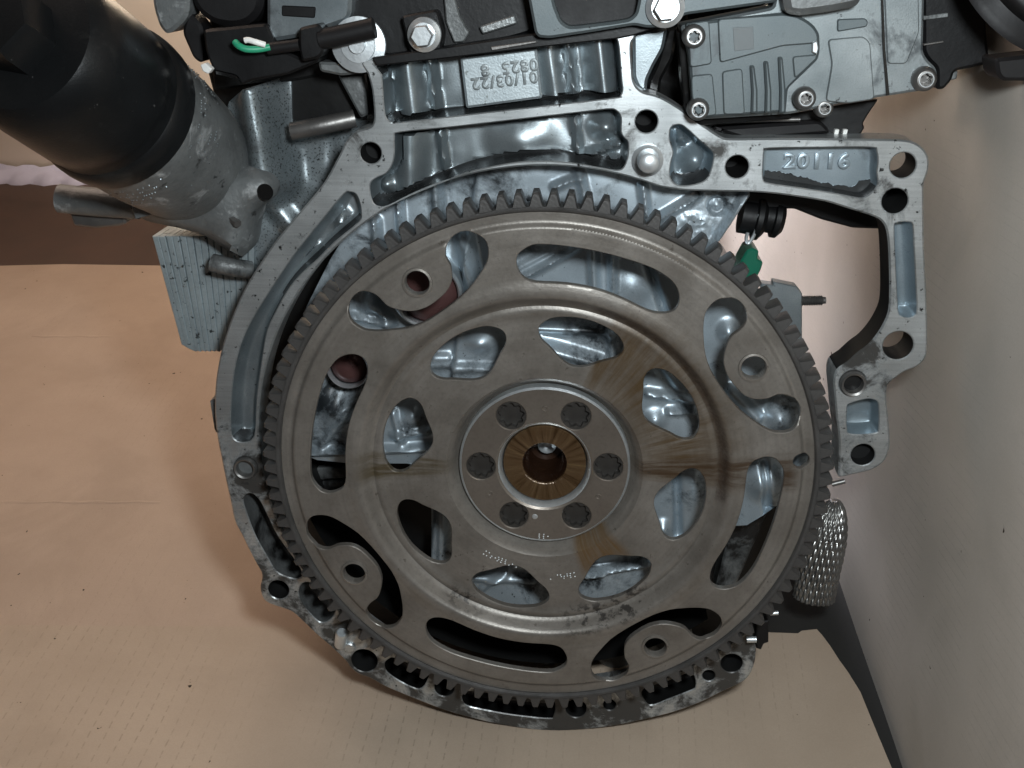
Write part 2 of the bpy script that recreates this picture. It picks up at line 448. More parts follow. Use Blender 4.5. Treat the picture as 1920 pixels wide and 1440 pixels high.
    k = math_(nt, 'MULTIPLY', math_(nt, 'MULTIPLY', sector(-82, -50, 6), band(.545, .64, .05)), ramp(nt, sc, [(.5, 0), (.58, 1)]))
    col = mix(nt, math_(nt, 'MULTIPLY', k, .85), col, (.025, .022, .02))
    k = math_(nt, 'MULTIPLY', math_(nt, 'MULTIPLY', sector(-124, -112, 4), band(.56, .62, .04)), ramp(nt, sc, [(.5, 0), (.56, 1)]))
    col = mix(nt, math_(nt, 'MULTIPLY', k, .85), col, (.025, .022, .02))
    spk = nz(nt, v, 34, 4, .6)
    col = mix(nt, math_(nt, 'MULTIPLY', ramp(nt, spk, [(.67, 0), (.72, 1)]), .6), col, (.05, .038, .028))
    nt.links.new(col, bs.inputs['Base Color'])
    bs.inputs['Metallic'].default_value = .36
    ro = N(nt, 'ShaderNodeMapRange'); nt.links.new(blot, ro.inputs[0]); ro.inputs[3].default_value = .30; ro.inputs[4].default_value = .46
    nt.links.new(ro.outputs[0], bs.inputs['Roughness'])
    hsum = math_(nt, 'ADD', math_(nt, 'MULTIPLY', turn, .6), fine)
    bump(nt, bs, hsum, .22, .0005)
    return m
M['flex'] = flexplate_mat()
M['gear'] = metal('ring_gear_steel', (.060, .058, .056), (.105, .101, .098), .5, (.36, .54), 7, ((.05, .047, .045), 4, .5, .72), 90, .3)
M['hubbolt'] = metal('dark_bolt_steel', (.022, .020, .018), (.042, .038, .034), .15, (.38, .55), 10, None, 80, .1)
M['hub'] = metal('hub_steel', (.175, .150, .126), (.225, .196, .168), .6, (.30, .40), 5, None, 90, .12)
def pilot_mat():
    m, nt, bs = nodes('rusty_oiled_crank_end'); v = coords(nt)
    sp = N(nt, 'ShaderNodeSeparateXYZ'); nt.links.new(v, sp.inputs[0]); x, z = sp.outputs[0], sp.outputs[2]
    r = math_(nt, 'SQRT', math_(nt, 'ADD', math_(nt, 'MULTIPLY', x, x), math_(nt, 'MULTIPLY', z, z)))
    th = math_(nt, 'ARCTAN2', z, x)
    cb = N(nt, 'ShaderNodeCombineXYZ'); r_ = math_(nt, 'MAXIMUM', r, .01)
    nt.links.new(math_(nt, 'MULTIPLY', math_(nt, 'DIVIDE', x, r_), 6.0), cb.inputs[0]); nt.links.new(math_(nt, 'MULTIPLY', math_(nt, 'DIVIDE', z, r_), 6.0), cb.inputs[1]); nt.links.new(math_(nt, 'MULTIPLY', r, 4.0), cb.inputs[2])
    s = nz(nt, cb.outputs[0], 1.4, 4, .6)
    col = ramp(nt, s, [(.32, (.045, .024, .010)), (.46, (.085, .050, .024)), (.60, (.100, .062, .032)), (.76, (.17, .115, .050))])
    nt.links.new(col, bs.inputs['Base Color']); bs.inputs['Metallic'].default_value = .35; bs.inputs['Roughness'].default_value = .20
    bump(nt, bs, s, .5, .001)
    return m
M['brown'] = pilot_mat()

def card_mat(name, c, c2, period, dash, ang=(0, 0, 0), amount=.5):
    """corrugated cardboard: faint flute lines broken into dashes, specks and scuffs"""
    m, nt, bs = nodes(name); v0 = coords(nt)
    mp = N(nt, 'ShaderNodeMapping'); mp.inputs['Rotation'].default_value = ang; nt.links.new(v0, mp.inputs[0]); v = mp.outputs[0]
    sp = N(nt, 'ShaderNodeSeparateXYZ'); nt.links.new(v, sp.inputs[0])
    jit = nz(nt, v, 2.0, 2)
    fx = math_(nt, 'FRACT', math_(nt, 'ADD', math_(nt, 'DIVIDE', sp.outputs[0], period), math_(nt, 'MULTIPLY', jit, .5)))
    line = math_(nt, 'LESS_THAN', math_(nt, 'ABSOLUTE', math_(nt, 'SUBTRACT', fx, .5)), .045)
    rowj = nz(nt, v, 1.3, 1)
    fy = math_(nt, 'FRACT', math_(nt, 'ADD', math_(nt, 'DIVIDE', sp.outputs[1], dash), math_(nt, 'MULTIPLY', rowj, .8)))
    brk = math_(nt, 'LESS_THAN', fy, .62)
    big = nz(nt, v, 1.1, 4); ms = nz(nt, v, 60, 3)
    k = math_(nt, 'MULTIPLY', math_(nt, 'MULTIPLY', line, brk), math_(nt, 'MULTIPLY', ramp(nt, ms, [(.35, .2), (.6, 1)]), ramp(nt, big, [(.42, .0), (.66, 1)])))
    fib = nz(nt, v, 150, 4, .7); cloud = nz(nt, v, 2.2, 5)
    col = mix(nt, ramp(nt, cloud, [(.3, 0), (.7, 1)]), c, c2)
    fold = nz(nt, v, .9, 6, .62, .6)
    col = mix(nt, math_(nt, 'MULTIPLY', ramp(nt, fold, [(.50, 0), (.62, 1)]), .16), col, tuple(x * .55 for x in c))
    col = mix(nt, math_(nt, 'MULTIPLY', ramp(nt, fib, [(.4, 0), (.7, 1)]), .16), col, tuple(x * .6 for x in c))
    col = mix(nt, math_(nt, 'MULTIPLY', k, amount), col, tuple(x * .28 for x in c))
    spk = nz(nt, v, 24, 2, .5)
    col = mix(nt, ramp(nt, spk, [(.755, 0), (.775, 1)]), col, (.03, .02, .014))
    nt.links.new(col, bs.inputs['Base Color']); bs.inputs['Roughness'].default_value = .85
    bs.inputs['Specular IOR Level'].default_value = .25
    h = math_(nt, 'ADD', math_(nt, 'MULTIPLY', fib, .5), math_(nt, 'MULTIPLY', k, -1.0)); bump(nt, bs, h, .25, .0006)
    return m
M['card'] = card_mat('floor_cardboard', (.415, .318, .246), (.465, .36, .282), .066, .055, (0, 0, radians(3)), .12)
M['card_near'] = card_mat('near_cardboard', (.41, .322, .245), (.465, .37, .285), .066, .055, (0, 0, radians(3)), .36)
M['cardwall'] = card_mat('wall_cardboard', (.45, .415, .37), (.51, .475, .43), .042, .5, (0, radians(90), 0), .26)
M['mat'] = plain('dark_floor_mat', (.014, .0135, .012), .8, 0, .35, 8, .3)
M['floor'] = plain('brown_floor', (.072, .042, .031), .7, 0, .45, 3.5, .2)
M['cream'] = plain('cream_wall', (.78, .68, .56), .85, 0, .05, 3, .1)
M['cloth'] = plain('pale_lilac_sheet', (.50, .48, .58), .85, 0, .2, 5, .3)

# ------------------------------------------------------------------ setting
def floor_poly(pts, h=0.0):
    return [atf(x, y, h) for x, y in pts]
FX = Vector((1, 0, 0)); FY = Vector((0, cos(LEAN), sin(LEAN)))
def slab(P, t):
    g = Geo(); top = [p + NF * t for p in P]; n = len(P)
    g.v = [tuple(p) for p in P + top]
    g.f = [tuple(range(n, 2 * n)), tuple(range(n - 1, -1, -1))] + [(i, (i + 1) % n, n + (i + 1) % n, n + i) for i in range(n)]
    return g
o = FLOOR0 - NF * .035
g = Geo(); g.add([o + FX * a + FY * b for a, b in ((-30, -12), (30, -12), (30, 40), (-30, 40))], [(0, 1, 2, 3)])
fl = g.build('floor', M['floor']); fl['kind'] = 'structure'
# dark mat under the engine, shown at the right of the cardboard
P = floor_poly([(1180, 2200), (1000, 960), (1640, 960), (2400, 2200)], -.033)
g = slab(P, .012); mt = g.build('floor_mat', M['mat']); mt['kind'] = 'structure'
# the cardboard the engine stands on: flattened box, folded along a crease
def sheet(name, pts, t, mat):
    P = [atf(x, y, -t) for x, y in pts]
    return slab(P, t)
CP = [(-1500, 1300), (-1200, 497), (0, 501), (120, 498), (330, 501), (700, 503), (1100, 900), (1260, 1230), (700, 1290)]
g = sheet('cardboard_sheet', CP, .012, M['card'])
cs = tag(g.build('cardboard_sheet', M['card']), 'brown cardboard sheet lying flat to the left of and behind the engine', 'cardboard')
CN = [(-1600, 2300), (-1450, 1166), (-400, 1171), (0, 1173), (200, 1175), (600, 1177), (1000, 1182), (1330, 1188), (1440, 1187), (1496, 1189), (1503, 1184), (1531, 1181), (1541, 1192),
      (1556, 1212), (1574, 1240), (1590, 1262), (1613, 1299), (1628, 1336), (1646, 1380), (1672, 1442), (1800, 1760), (2000, 2300)]
P = [atf(x, y, .001) for x, y in CN]
nsh = tag(slab(P, .005).build('cardboard_sheet', M['card_near']), 'paler cardboard sheet in front of the engine with a torn right corner', 'cardboard')
g = Geo()   # crease pressed across the sheet
def crease(pts, w, h):
    g = Geo(); rs = []
    for i, (x, y) in enumerate(pts):
        p = atf(x, y, .001); ww = w * (.35 + .65 * abs(sin(i * 2.3)))
        rs.append([p - FY * ww, p + NF * h, p + FY * ww * .6])
    return g.rings(rs, closed=False)
crease([(-60 + 40 * k, 940 + 2 * (k % 2)) for k in range(10)], .016, .002).build('crease', M['card'], cs, 60)
crease([(60 + 22 * k, 630 + (k % 2)) for k in range(8)], .016, .003).build('crease', M['card'], cs, 60)
# upright cardboard panel on the right
A = atf(1692, 1440, -.02); B = atf(1589, 1140, -.02)
dw = (B - A).normalized()
wp = []
g = Geo(); rows = []
for k in range(0, 41):
    u = -1.6 + k * .155
    base = A + dw * u
    wob = .003 * sin(u * 2.1) + .002 * sin(u * 5.3 + 1) + .06 * smoothstep(2.0, 3.2, u) * -1
    rows.append([base + FX * (wob + .003 * sin(h * 1.7 + u)) + NF * h for h in [-.03 + .2 * j for j in range(26)]])
g.rings(rows, closed=False)
back = [[p + FX * .035 for p in r] for r in rows]
g.rings(back, closed=False)
g.rings([[r[0] for r in rows], [r[0] for r in back]], closed=False)
g.rings([[r[-1] for r in rows], [r[-1] for r in back]], closed=False)
g.rings([rows[0], back[0]], closed=False); g.rings([rows[-1], back[-1]], closed=False)
cw = tag(g.build('upright_cardboard', M['cardwall'], angle=60), 'tall brown cardboard board standing upright to the right of the engine', 'cardboard')
# far cream wall and the pale sheet at its foot (left of the engine)
q = atf(60, 322, -.035)
g = Geo(); g.add([q + FX * -14 - NF * .02, q + FX * 30 - NF * .02, q + FX * 30 + NF * 12, q + FX * -14 + NF * 12], [(0, 1, 2, 3)])
bw = g.build('back_wall', M['cream']); bw['kind'] = 'structure'
rs = []
for k in range(90):
    p = q + FX * (-3.2 + k * .05); w1 = .02 * sin(k * 1.3) + .012 * sin(k * 3.1)
    rs.append([p - FY * (.30 + w1), p - FY * (.28 + w1) + NF * .03, p - FY * .18 + NF * (.06 + w1), p - FY * .08 + NF * (.05 - w1), p - FY * .03 + NF * (.07 + w1 * .6)])
g = Geo().rings(rs, closed=False)
tag(g.build('plastic_sheet', M['cloth'], angle=60), 'pale lilac plastic sheet crumpled along the foot of the cream wall', 'sheet')

# ------------------------------------------------------------------ flexplate
FLX = thing('flexplate', 'round grey steel flexplate with toothed rim and eight rounded windows on the engine', 'flexplate', (0, 0, 0))
PH = 31.4
def prof(r):
    y = .075 * (1 - smoothstep(.302, .350, r)) + .040 * (1 - smoothstep(.608, .652, r))
    y += .014 * smoothstep(.883, .901, r) - .008 * smoothstep(.640, .660, r) * (1 - smoothstep(.668, .72, r)) - .006 * smoothstep(.57, .592, r) * (1 - smoothstep(.594, .612, r))
    return y
def Pp(r, a): return (r * cos(radians(a)), r * sin(radians(a)))
win = [(.582, 0), (.579, 5), (.571, 10), (.560, 13), (.540, 15.6), (.515, 16.3), (.487, 15), (.463, 12), (.440, 9), (.421, 6), (.410, 3), (.406, 0),
       (.410, -3), (.421, -6), (.440, -9), (.463, -12), (.487, -15), (.515, -16.3), (.540, -15.6), (.560, -13), (.571, -10), (.579, -5)]
WINS = [ccw(smooth([Pp(r, PH + 45 * k + a) for r, a in win], 3)) for k in range(8)]
kid = [(1321, 595), (1325, 583), (1338, 567), (1353, 560), (1372, 560), (1387, 567), (1398, 580), (1401, 595), (1397, 608), (1387, 620), (1373, 630), (1365, 642), (1359, 660),
       (1357, 673), (1358, 686), (1363, 702), (1373, 718), (1390, 737), (1407, 747), (1423, 749), (1442, 747), (1458, 740), (1475, 741), (1492, 750), (1502, 767), (1501, 783), (1493, 800), (1480, 810),
       (1460, 812), (1442, 808), (1420, 795), (1393, 775), (1370, 750), (1350, 723), (1333, 695), (1323, 665), (1320, 640), (1319, 615)]
kid = loop(kid)
slot = loop([(968, 493), (971, 478), (983, 467), (997, 460), (1013, 458), (1047, 460), (1097, 467), (1147, 478), (1200, 494), (1233, 508), (1260, 527), (1272, 547), (1273, 567), (1263, 583),
             (1243, 588), (1213, 582), (1167, 560), (1117, 542), (1060, 532), (1005, 529), (982, 521), (972, 507)])
def rot2(l, a): return [(x * cos(radians(a)) - y * sin(radians(a)), x * sin(radians(a)) + y * cos(radians(a))) for x, y in l]
KIDS = [ccw(smooth(rot2(kid, 90 * k), 2)) for k in range(4)]
SLOTS = [ccw(smooth(rot2(slot, 90 * k), 3)) for k in range(4)]
PADS = [Pp(.8125, PH + 90 * k) for k in range(4)]
holes = WINS + KIDS + SLOTS + [circle(p, .040, 28) for p in PADS] + [circle(Pp(.888, 5.3), .029, 24)]
RO, RI = .936, .20
outer = circle((0, 0), RO, 240); inner = circle((0, 0), RI, 72)
bbs = [(min(p[0] for p in l) - .01, max(p[0] for p in l) + .01, min(p[1] for p in l) - .01, max(p[1] for p in l) + .01, l) for l in holes]
grid = []
for r in [.23, .26, .285, .302, .314, .326, .338, .35, .37] + [.40 + .025 * i for i in range(8)] + [.585, .592, .602, .610, .618, .626, .634, .642, .650, .658, .667, .676, .685, .692, .70, .71, .72, .75, .78, .81, .84, .858, .87, .878, .883, .888, .892, .896, .901, .91, .925]:
    n = int(2 * pi * r / (.011 if r > .85 or .57 < r < .70 else .022))
    for i in range(n):
        a = 2 * pi * (i + (.5 if int(r * 1000 + .5) % 2 and not (r > .85 or .57 < r < .70) else 0)) / n
        p = (r * cos(a), r * sin(a))
        if any(b[0] < p[0] < b[1] and b[2] < p[1] < b[3] and inside(p, b[4]) for b in bbs): continue
        grid.append(p)
g = Geo(); TH = .026
hy = lambda x, z: prof(hypot(x, z))
ins_h = [inset(l, -.0025) for l in holes]
g.fill([inset(outer, .003)] + ins_h + [inner], hy, grid)
for l, f in list(zip(holes, ins_h)) + [(outer, inset(outer, .003)), (inner, inner)]:
    g.rings([[(x, hy(x, z), z) for x, z in f], [(x, hy(x, z) + .0025, z) for x, z in l], [(x, hy(x, z) + TH - .002, z) for x, z in l]])
disc = g.build('disc', M['flex'], FLX, 30)
# bushes in the four converter bolt holes
bush = None
for k, (x, z) in enumerate(PADS):
    if bush is None:
        g = lathe([(.040, .03), (.040, -.003), (.043, -.008), (.050, -.006), (.052, .002)], (x, 0, z), 32, cap=False)
        bush = g.build('bolt_bush', M['flex'], FLX, 40, loc=(x, 0, z))
    else: copy_at(bush, (x, 0, z), FLX)
# ring gear and its teeth
NT = 110
g = lathe([(.938, .060), (.934, .010), (.939, .002), (.943, 0), (.952, 0), (.9535, .004), (.9535, .080), (.94, .085)], (0, 0, 0), 220, cap=False)
rg = g.build('ring_gear', M['gear'], FLX, 30)
def tooth():
    g = Geo(); pts = [(-.0255, .950), (-.0210, .957), (-.0115, .992), (-.0085, .998), (.0085, .998), (.0115, .992), (.0210, .957), (.0255, .950)]
    rs = [[(x * .90, 0, z - (.006 if z > .98 else 0)) for x, z in pts], [(x, .007, z) for x, z in pts], [(x, .074, z) for x, z in pts], [(x * .9, .08, z - .004) for x, z in pts]]
    g.rings(rs); g.add([p for p in rs[0]], [tuple(range(8))]); g.add([p for p in rs[3]], [tuple(range(8))])
    return g
tt = tooth().build('tooth', M['gear'], rg, 30)
T0 = 90.4 - 360 / NT * .5
for i in range(NT):
    t = tt if i == 0 else tt.copy()
    if i: COL.objects.link(t); t.parent = rg
    a = T0 + 360 / NT * i
    t.rotation_euler = (0, -radians(a - 90), 0)
# hub washer with its six multi-point bolts, and the rusty crankshaft end in the middle
BA = 1.5
g = Geo()
hub_o = circle((0, 0), .302, 120); hub_i = circle((0, 0), .166, 72)
bh = [circle(Pp(.227, BA + 60 * k), .053, 32) for k in range(6)]
HY = .070
g.fill([inset(hub_o, .006)] + [inset(h, -.003) for h in bh] + [inset(hub_i, -.008)], lambda x, z: HY)
for l, f, d in [(hub_o, inset(hub_o, .006), .05)] + [(h, inset(h, -.003), .03) for h in bh] + [(hub_i, inset(hub_i, -.008), .05)]:
    g.rings([[(x, HY, z) for x, z in f], [(x, HY + (.006 if d > .04 else .003), z) for x, z in l], [(x, HY + d, z) for x, z in l]])
hub = g.build('hub_washer', M['hub'], FLX, 30)
g = lathe([(.2965, .0005), (.2975, -.0015), (.3045, .005), (.3055, .009), (.3055, .04), (.3045, .04)], (0, HY, 0), 120, cap=False)
# edge ring of the washer, its bright colour stands in for reflected light
g.build('washer_rim', M['bright'], FLX, 20)
def star(r0, r1, n, k=6):
    out = []
    for i in range(n * k):
        t = 2 * pi * i / (n * k); out.append((0 + (r0 + (r1 - r0) * (.5 + .5 * cos(n * t)) ** .8) * sin(t), (r0 + (r1 - r0) * (.5 + .5 * cos(n * t)) ** .8) * cos(t)))
    return ccw(out)
g = Geo(); st = star(.038, .0485, 9, 6); oc = circle((0, 0), .0525, 54)
sx = lambda l, y: [(x, y, z) for x, z in l]
g.fill([oc, st], lambda x, z: .006); g.rings([sx(st, .006), sx(st, .028)]); g.fill([st], lambda x, z: .028)
g.rings([sx(oc, .006), sx(oc, .06)])
for k in range(6):
    x, z = Pp(.227, BA + 60 * k)
    if k == 0:
        g2 = Geo(); g2.v = [(a + x, b + HY, c + z) for a, b, c in g.v]; g2.f = g.f
        hb = g2.build('hub_bolt', M['hubbolt'], FLX, 30, loc=(x, HY, z))
    else: copy_at(hb, (x, HY, z), FLX)
g = lathe([(.149, .06), (.149, .004), (.145, 0), (.086, 0), (.080, .004), (.078, .012)], (0, .094, 0), 72, cap=False)
ce = g.build('crankshaft_end', M['brown'], FLX, 35)
lathe([(.0785, .010), (.074, .03), (.066, .08), (.060, .16), (.030, .17), (.026, .24), (0, .24)], (0, .094, 0), 48, cap=False).build('centre_bore', M['bore'], ce, 35)
g = lathe([(.168, .0), (.165, -.004), (.156, .010), (.151, .05)], (0, HY + .008, 0), 72, cap=False)
g.build('bore_ring', M['bright'], FLX, 40)
# small drilled marks and a locating pin on the washer
g = lathe([(.0, -.004), (.008, -.003), (.012, .002)], (Pp(.205, -99)[0], HY, Pp(.205, -99)[1]), 16)
g.build('locating_pin', M['bright'], FLX)
lathe([(.034, .0), (.028, .012), (.0, .03)], (.004, .094 + .12, .018), 24, cap=False).build('glint_cone', M['bright'], ce, 40)  # added bright cone, paints a glint inside the bore
pm = None
for a in (90, -30, 210):
    x, z = Pp(.225, a)
    if pm is None:
        g = lathe([(0, .004), (.005, .001), (.0085, -.0035), (.012, .001)], (x, HY, z), 14); pm = g.build('centre_mark', M['hub'], FLX, loc=(x, HY, z))
    else: copy_at(pm, (x, HY, z), FLX)
# rows of punched dots on the disc
for (r0, a0, n, da, seed) in ((.395, -122, 10, 2.0, 1), (.43, -86, 9, 1.6, 2), (.275, -93, 6, 1.6, 4)):
    g = Geo(); rnd = random.Random(seed)
    for i in range(n):
        for j in range(3):
            if rnd.random() < .55:
                x, z = Pp(r0 + j * .008, a0 + da * i + rnd.uniform(-.3, .3))
                yy = HY if r0 < .3 else prof(hypot(x, z))
                d = lathe([(0, -.003), (.0022, -.002), (.004, .001)], (x, yy, z), 6); g.add(d.v, d.f)
    g.build('punched_mark', M['bright'], FLX)

# ------------------------------------------------------------------ engine
YF = 0.15
ENG = thing('engine', 'bare aluminium car engine with oily bell housing face standing on cardboard', 'engine', tuple(FLOOR0))
# --- bell housing flange
F_out = [(677, 120), (684, 111), (712, 108), (900, 88), (1150, 62), (1155, 58), (1186, 56), (1192, 62), (1190, 72), (1184, 82), (1184, 105), (1186, 130), (1188, 150), (1195, 164), (1208, 173), (1228, 178), (1245, 185), (1275, 203), (1300, 222), (1328, 241), (1352, 256), (1372, 260), (1450, 259),
         (1560, 260), (1660, 261), (1700, 263), (1722, 271), (1736, 285), (1742, 302), (1740, 322), (1733, 342), (1732, 360), (1733, 460), (1737, 543), (1739, 627), (1737, 667), (1722, 686), (1697, 697), (1677, 711), (1665, 723),
         (1662, 743), (1665, 777), (1668, 813), (1668, 840), (1660, 862), (1647, 875), (1627, 884), (1600, 890), (1574, 895), (1572, 880), (1573, 857), (1573, 820), (1569, 787), (1565, 743), (1563, 713), (1569, 693), (1587, 680), (1607, 662), (1627, 647), (1647, 623), (1662, 595), (1667, 573),
         (1668, 540), (1667, 490), (1664, 443), (1657, 420), (1640, 407), (1590, 391), (1547, 378), (1493, 369), (1447, 363), (1400, 360), (1340, 359), (1280, 357), (1235, 350)]
p1 = at(1200, 345, YF); a1 = math.degrees(atan2(p1.z, p1.x))
pe = at(1428, 1200, YF); a2 = math.degrees(atan2(pe.z, pe.x))
F_low = [(1418, 1215), (1415, 1243), (1405, 1267), (1388, 1282), (1350, 1300), (1320, 1315), (1285, 1329), (1250, 1340), (1200, 1352), (1150, 1362), (1100, 1368), (1050, 1371), (1000, 1369), (953, 1362), (920, 1356), (887, 1348), (837, 1334), (787, 1315), (750, 1300), (720, 1287), (693, 1272), (673, 1265), (657, 1253), (648, 1240),
         (620, 1213), (593, 1190), (568, 1166), (550, 1150), (538, 1144), (520, 1138), (504, 1132), (494, 1124), (489, 1112), (488, 1099), (491, 1086), (490, 1075), (480, 1057), (466, 1030), (453, 1003), (440, 978), (432, 940), (423, 900), (415, 860), (408, 825), (404, 797), (402, 760), (404, 720), (409, 685), (418, 645), (433, 600), (453, 553),
         (477, 510), (513, 457), (533, 432), (553, 408), (593, 361), (612, 335), (630, 302), (640, 283), (650, 263), (667, 247), (685, 241), (696, 236), (701, 226), (701, 205), (697, 167), (689, 138)]
ro = loop(F_out, YF); lo = loop(F_low, YF)
circ = [Pp(1.055, a1 + (a2 - 360 - a1 if False else (a2 - a1)) * 0) for _ in range(0)]
n_arc = 110; sweep = 360 - a1 + a2 if a2 > 0 else (360 + a2 - a1)
circ = [Pp(1.055, a1 + sweep * i / n_arc) for i in range(n_arc + 1)]
FL = smooth(ro, 3, closed=False) + circ + smooth(lo, 3, closed=False)
PK = {}
PK['deck'] = [(713, 112), (716, 140), (719, 180), (722, 212), (727, 224), (737, 229), (750, 229), (900, 212), (1050, 195), (1153, 183), (1162, 180), (1167, 168), (1165, 150), (1160, 87), (1154, 70), (1145, 66), (900, 92)]
PK['gallery'] = zoom(640, 0, 3, [(300, 770), (330, 745), (600, 718), (1000, 672), (1350, 632), (1500, 615), (1545, 622), (1572, 660), (1572, 740), (1590, 775), (1612, 800), (1612, 870), (1590, 935), (1560, 955), (1500, 950), (1300, 915), (1150, 905), (1000, 910), (850, 935), (700, 970), (560, 1025), (400, 1090), (260, 1155), (215, 1160), (180, 1140), (163, 1080), (165, 1030), (200, 1000), (250, 978), (285, 930), (300, 860)])
PK['crescent'] = [(643, 366), (656, 360), (667, 364), (674, 380), (677, 400), (672, 416), (627, 453), (593, 487), (560, 517), (535, 550), (515, 587), (500, 620), (490, 677), (481, 743), (478, 805), (472, 824), (460, 829), (447, 828), (436, 819), (433, 800), (434, 750), (440, 693), (453, 643), (473, 600), (510, 540), (552, 478), (592, 428)]
PK['lower_slot'] = [(456, 938), (461, 928), (472, 926), (486, 938), (500, 965), (520, 1005), (545, 1040), (562, 1066), (566, 1080), (555, 1085), (540, 1082), (518, 1071), (502, 1045), (480, 1006), (465, 968)]
PK['bean'] = [(562, 1100), (572, 1092), (590, 1096), (610, 1115), (628, 1140), (626, 1152), (618, 1162), (607, 1167), (596, 1164), (580, 1148), (566, 1130), (560, 1113)]
PK['foot_a'] = [(721, 1246), (726, 1238), (740, 1234), (775, 1250), (802, 1264), (801, 1275), (793, 1288), (780, 1291), (750, 1277), (726, 1260)]
PK['foot_b'] = [(867, 1313), (868, 1302), (885, 1296), (940, 1306), (1000, 1313), (1035, 1315), (1041, 1325), (1038, 1342), (1028, 1347), (960, 1340), (905, 1330), (876, 1323)]
PK['foot_c'] = [(1203, 1300), (1212, 1290), (1250, 1278), (1285, 1264), (1297, 1262), (1304, 1274), (1304, 1288), (1296, 1294), (1260, 1308), (1230, 1320), (1216, 1321), (1208, 1312)]
PK['number'] = zoom(1280, 0, 3, [(455, 900), (460, 850), (490, 835), (800, 830), (1060, 830), (1090, 850), (1097, 910), (1090, 970), (1097, 1030), (1065, 1080), (1020, 1110), (970, 1108), (850, 1085), (640, 1052), (490, 1030), (453, 1005)])
PK['pillar'] = zoom(1240, 360, 3, [(1312, 200), (1325, 176), (1345, 170), (1395, 170), (1414, 190), (1420, 300), (1430, 500), (1437, 660), (1425, 695), (1390, 708), (1355, 702), (1336, 680), (1330, 600), (1320, 400)])
PK['knuckle'] = [(1257, 243), (1263, 236), (1275, 234), (1287, 241), (1310, 262), (1332, 281), (1338, 292), (1333, 318), (1324, 336), (1304, 345), (1280, 348), (1264, 343), (1256, 328), (1258, 305), (1263, 285), (1256, 262)]
PK['tab'] = zoom(1240, 360, 3, [(1046, 1215), (1065, 1190), (1150, 1166), (1195, 1170), (1220, 1195), (1222, 1330), (1205, 1355), (1130, 1364), (1062, 1360), (1045, 1335)])
PKL = {k: ccw(smooth(loop(v, YF), 3)) for k, v in PK.items()}
HOLES = [  # px, py, radius px, depth (0 = right through)
    (695, 287, 20, .10), (1212, 228, 21, .16), (1382, 313, 21.5, .2), (1693, 310, 24, 0), (1678, 377, 24, .22), (1684, 648, 28, 0), (1599, 718, 25, .02), (1618, 853, 22, .06),
    (461, 876, 22, .02), (522, 1106, 20, .12), (683, 1239, 25, .14), (833, 1290, 19, .16), (1080, 1329, 20, .14), (1143, 1322, 12, .1), (1372, 1244, 20.5, .1), (1329, 1267, 12, .06)]
HL = [circle(xz(x, y, YF), upx(r, YF, x, y), 32) for x, y, r, d in HOLES]
FLc = ccw(FL)
g = Geo()
allh = list(PKL.values()) + HL
b = .006
fr = [inset(FLc, b)] + [inset(h, -b * .6) for h in allh]
g.fill(fr, lambda x, z: YF)
g.rings([[(x, YF, z) for x, z in fr[0]], [(x, YF + b, z) for x, z in FLc], [(x, YF + .13, z) for x, z in FLc]])
for f, h in zip(fr[1:], allh):
    g.rings([[(x, YF, z) for x, z in f], [(x, YF + b * .6, z) for x, z in h]])
for (x, y, r, d), h in zip(HOLES, HL):
    g.rings([[(a, YF + b * .6, c) for a, c in h], [(a, YF + (d or .13), c) for a, c in h]])
flange = g.build('bell_housing', M['face'], ENG, 30)
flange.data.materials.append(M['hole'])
for f in flange.data.polygons:          # near-black paints the shade on the starter opening wall and in bores
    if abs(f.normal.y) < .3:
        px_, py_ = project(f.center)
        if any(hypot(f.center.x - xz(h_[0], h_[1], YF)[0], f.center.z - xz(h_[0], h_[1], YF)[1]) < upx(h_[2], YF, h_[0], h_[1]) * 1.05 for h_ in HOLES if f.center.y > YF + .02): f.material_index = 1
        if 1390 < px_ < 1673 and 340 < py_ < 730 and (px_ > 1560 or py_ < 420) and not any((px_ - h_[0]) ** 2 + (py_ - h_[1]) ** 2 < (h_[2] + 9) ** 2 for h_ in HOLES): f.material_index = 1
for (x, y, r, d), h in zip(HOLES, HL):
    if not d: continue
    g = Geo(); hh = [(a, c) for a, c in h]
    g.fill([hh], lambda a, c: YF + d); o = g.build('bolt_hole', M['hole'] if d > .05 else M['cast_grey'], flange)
# cast pockets in the face
def sel(p, q): return lambda x, z: 0
def pxfield(Y, fn):
    def h(x, z):
        px, py = project(Vector((x, Y, z))); return fn(px, py)
    return h
def ridge(px, py, a, b, w, h):
    w = max(w, 12)
    ax, ay = a; bx, by = b; dx, dy = bx - ax, by - ay
    t = max(0, min(1, ((px - ax) * dx + (py - ay) * dy) / (dx * dx + dy * dy)))
    d = hypot(px - ax - t * dx, py - ay - t * dy) / w
    return -h * (1 - smoothstep(0, 1, d))
def blob(px, py, c, rx, ry, h):
    d = hypot((px - c[0]) / rx, (py - c[1]) / ry)
    return -h * (1 - smoothstep(0, 1, d))
def step(px, py, a, b, w, h):
    """everything left of a->b raised by h"""
    ax, ay = a; bx, by = b; L = hypot(bx - ax, by - ay)
    d = ((px - ax) * (by - ay) - (py - ay) * (bx - ax)) / L
    return -h * smoothstep(-w, w, d)
def f_deck(px, py):
    s = (py - 140) * .12
    x = px - s
    h = blob(x, 140, (770, 140), 44, 1e5, .07) + blob(x, 140, (728, 140), 12, 1e5, .05) + blob(x, 140, (812, 140), 14, 1e5, .05) + blob(x, 140, (1072, 140), 14, 1e5, .05) + blob(x, 140, (1130, 140), 40, 1e5, .08) + blob(x, 140, (1036, 140), 26, 1e5, .03)
    return h + .003 * noise.noise((px * .03, py * .02, 1))
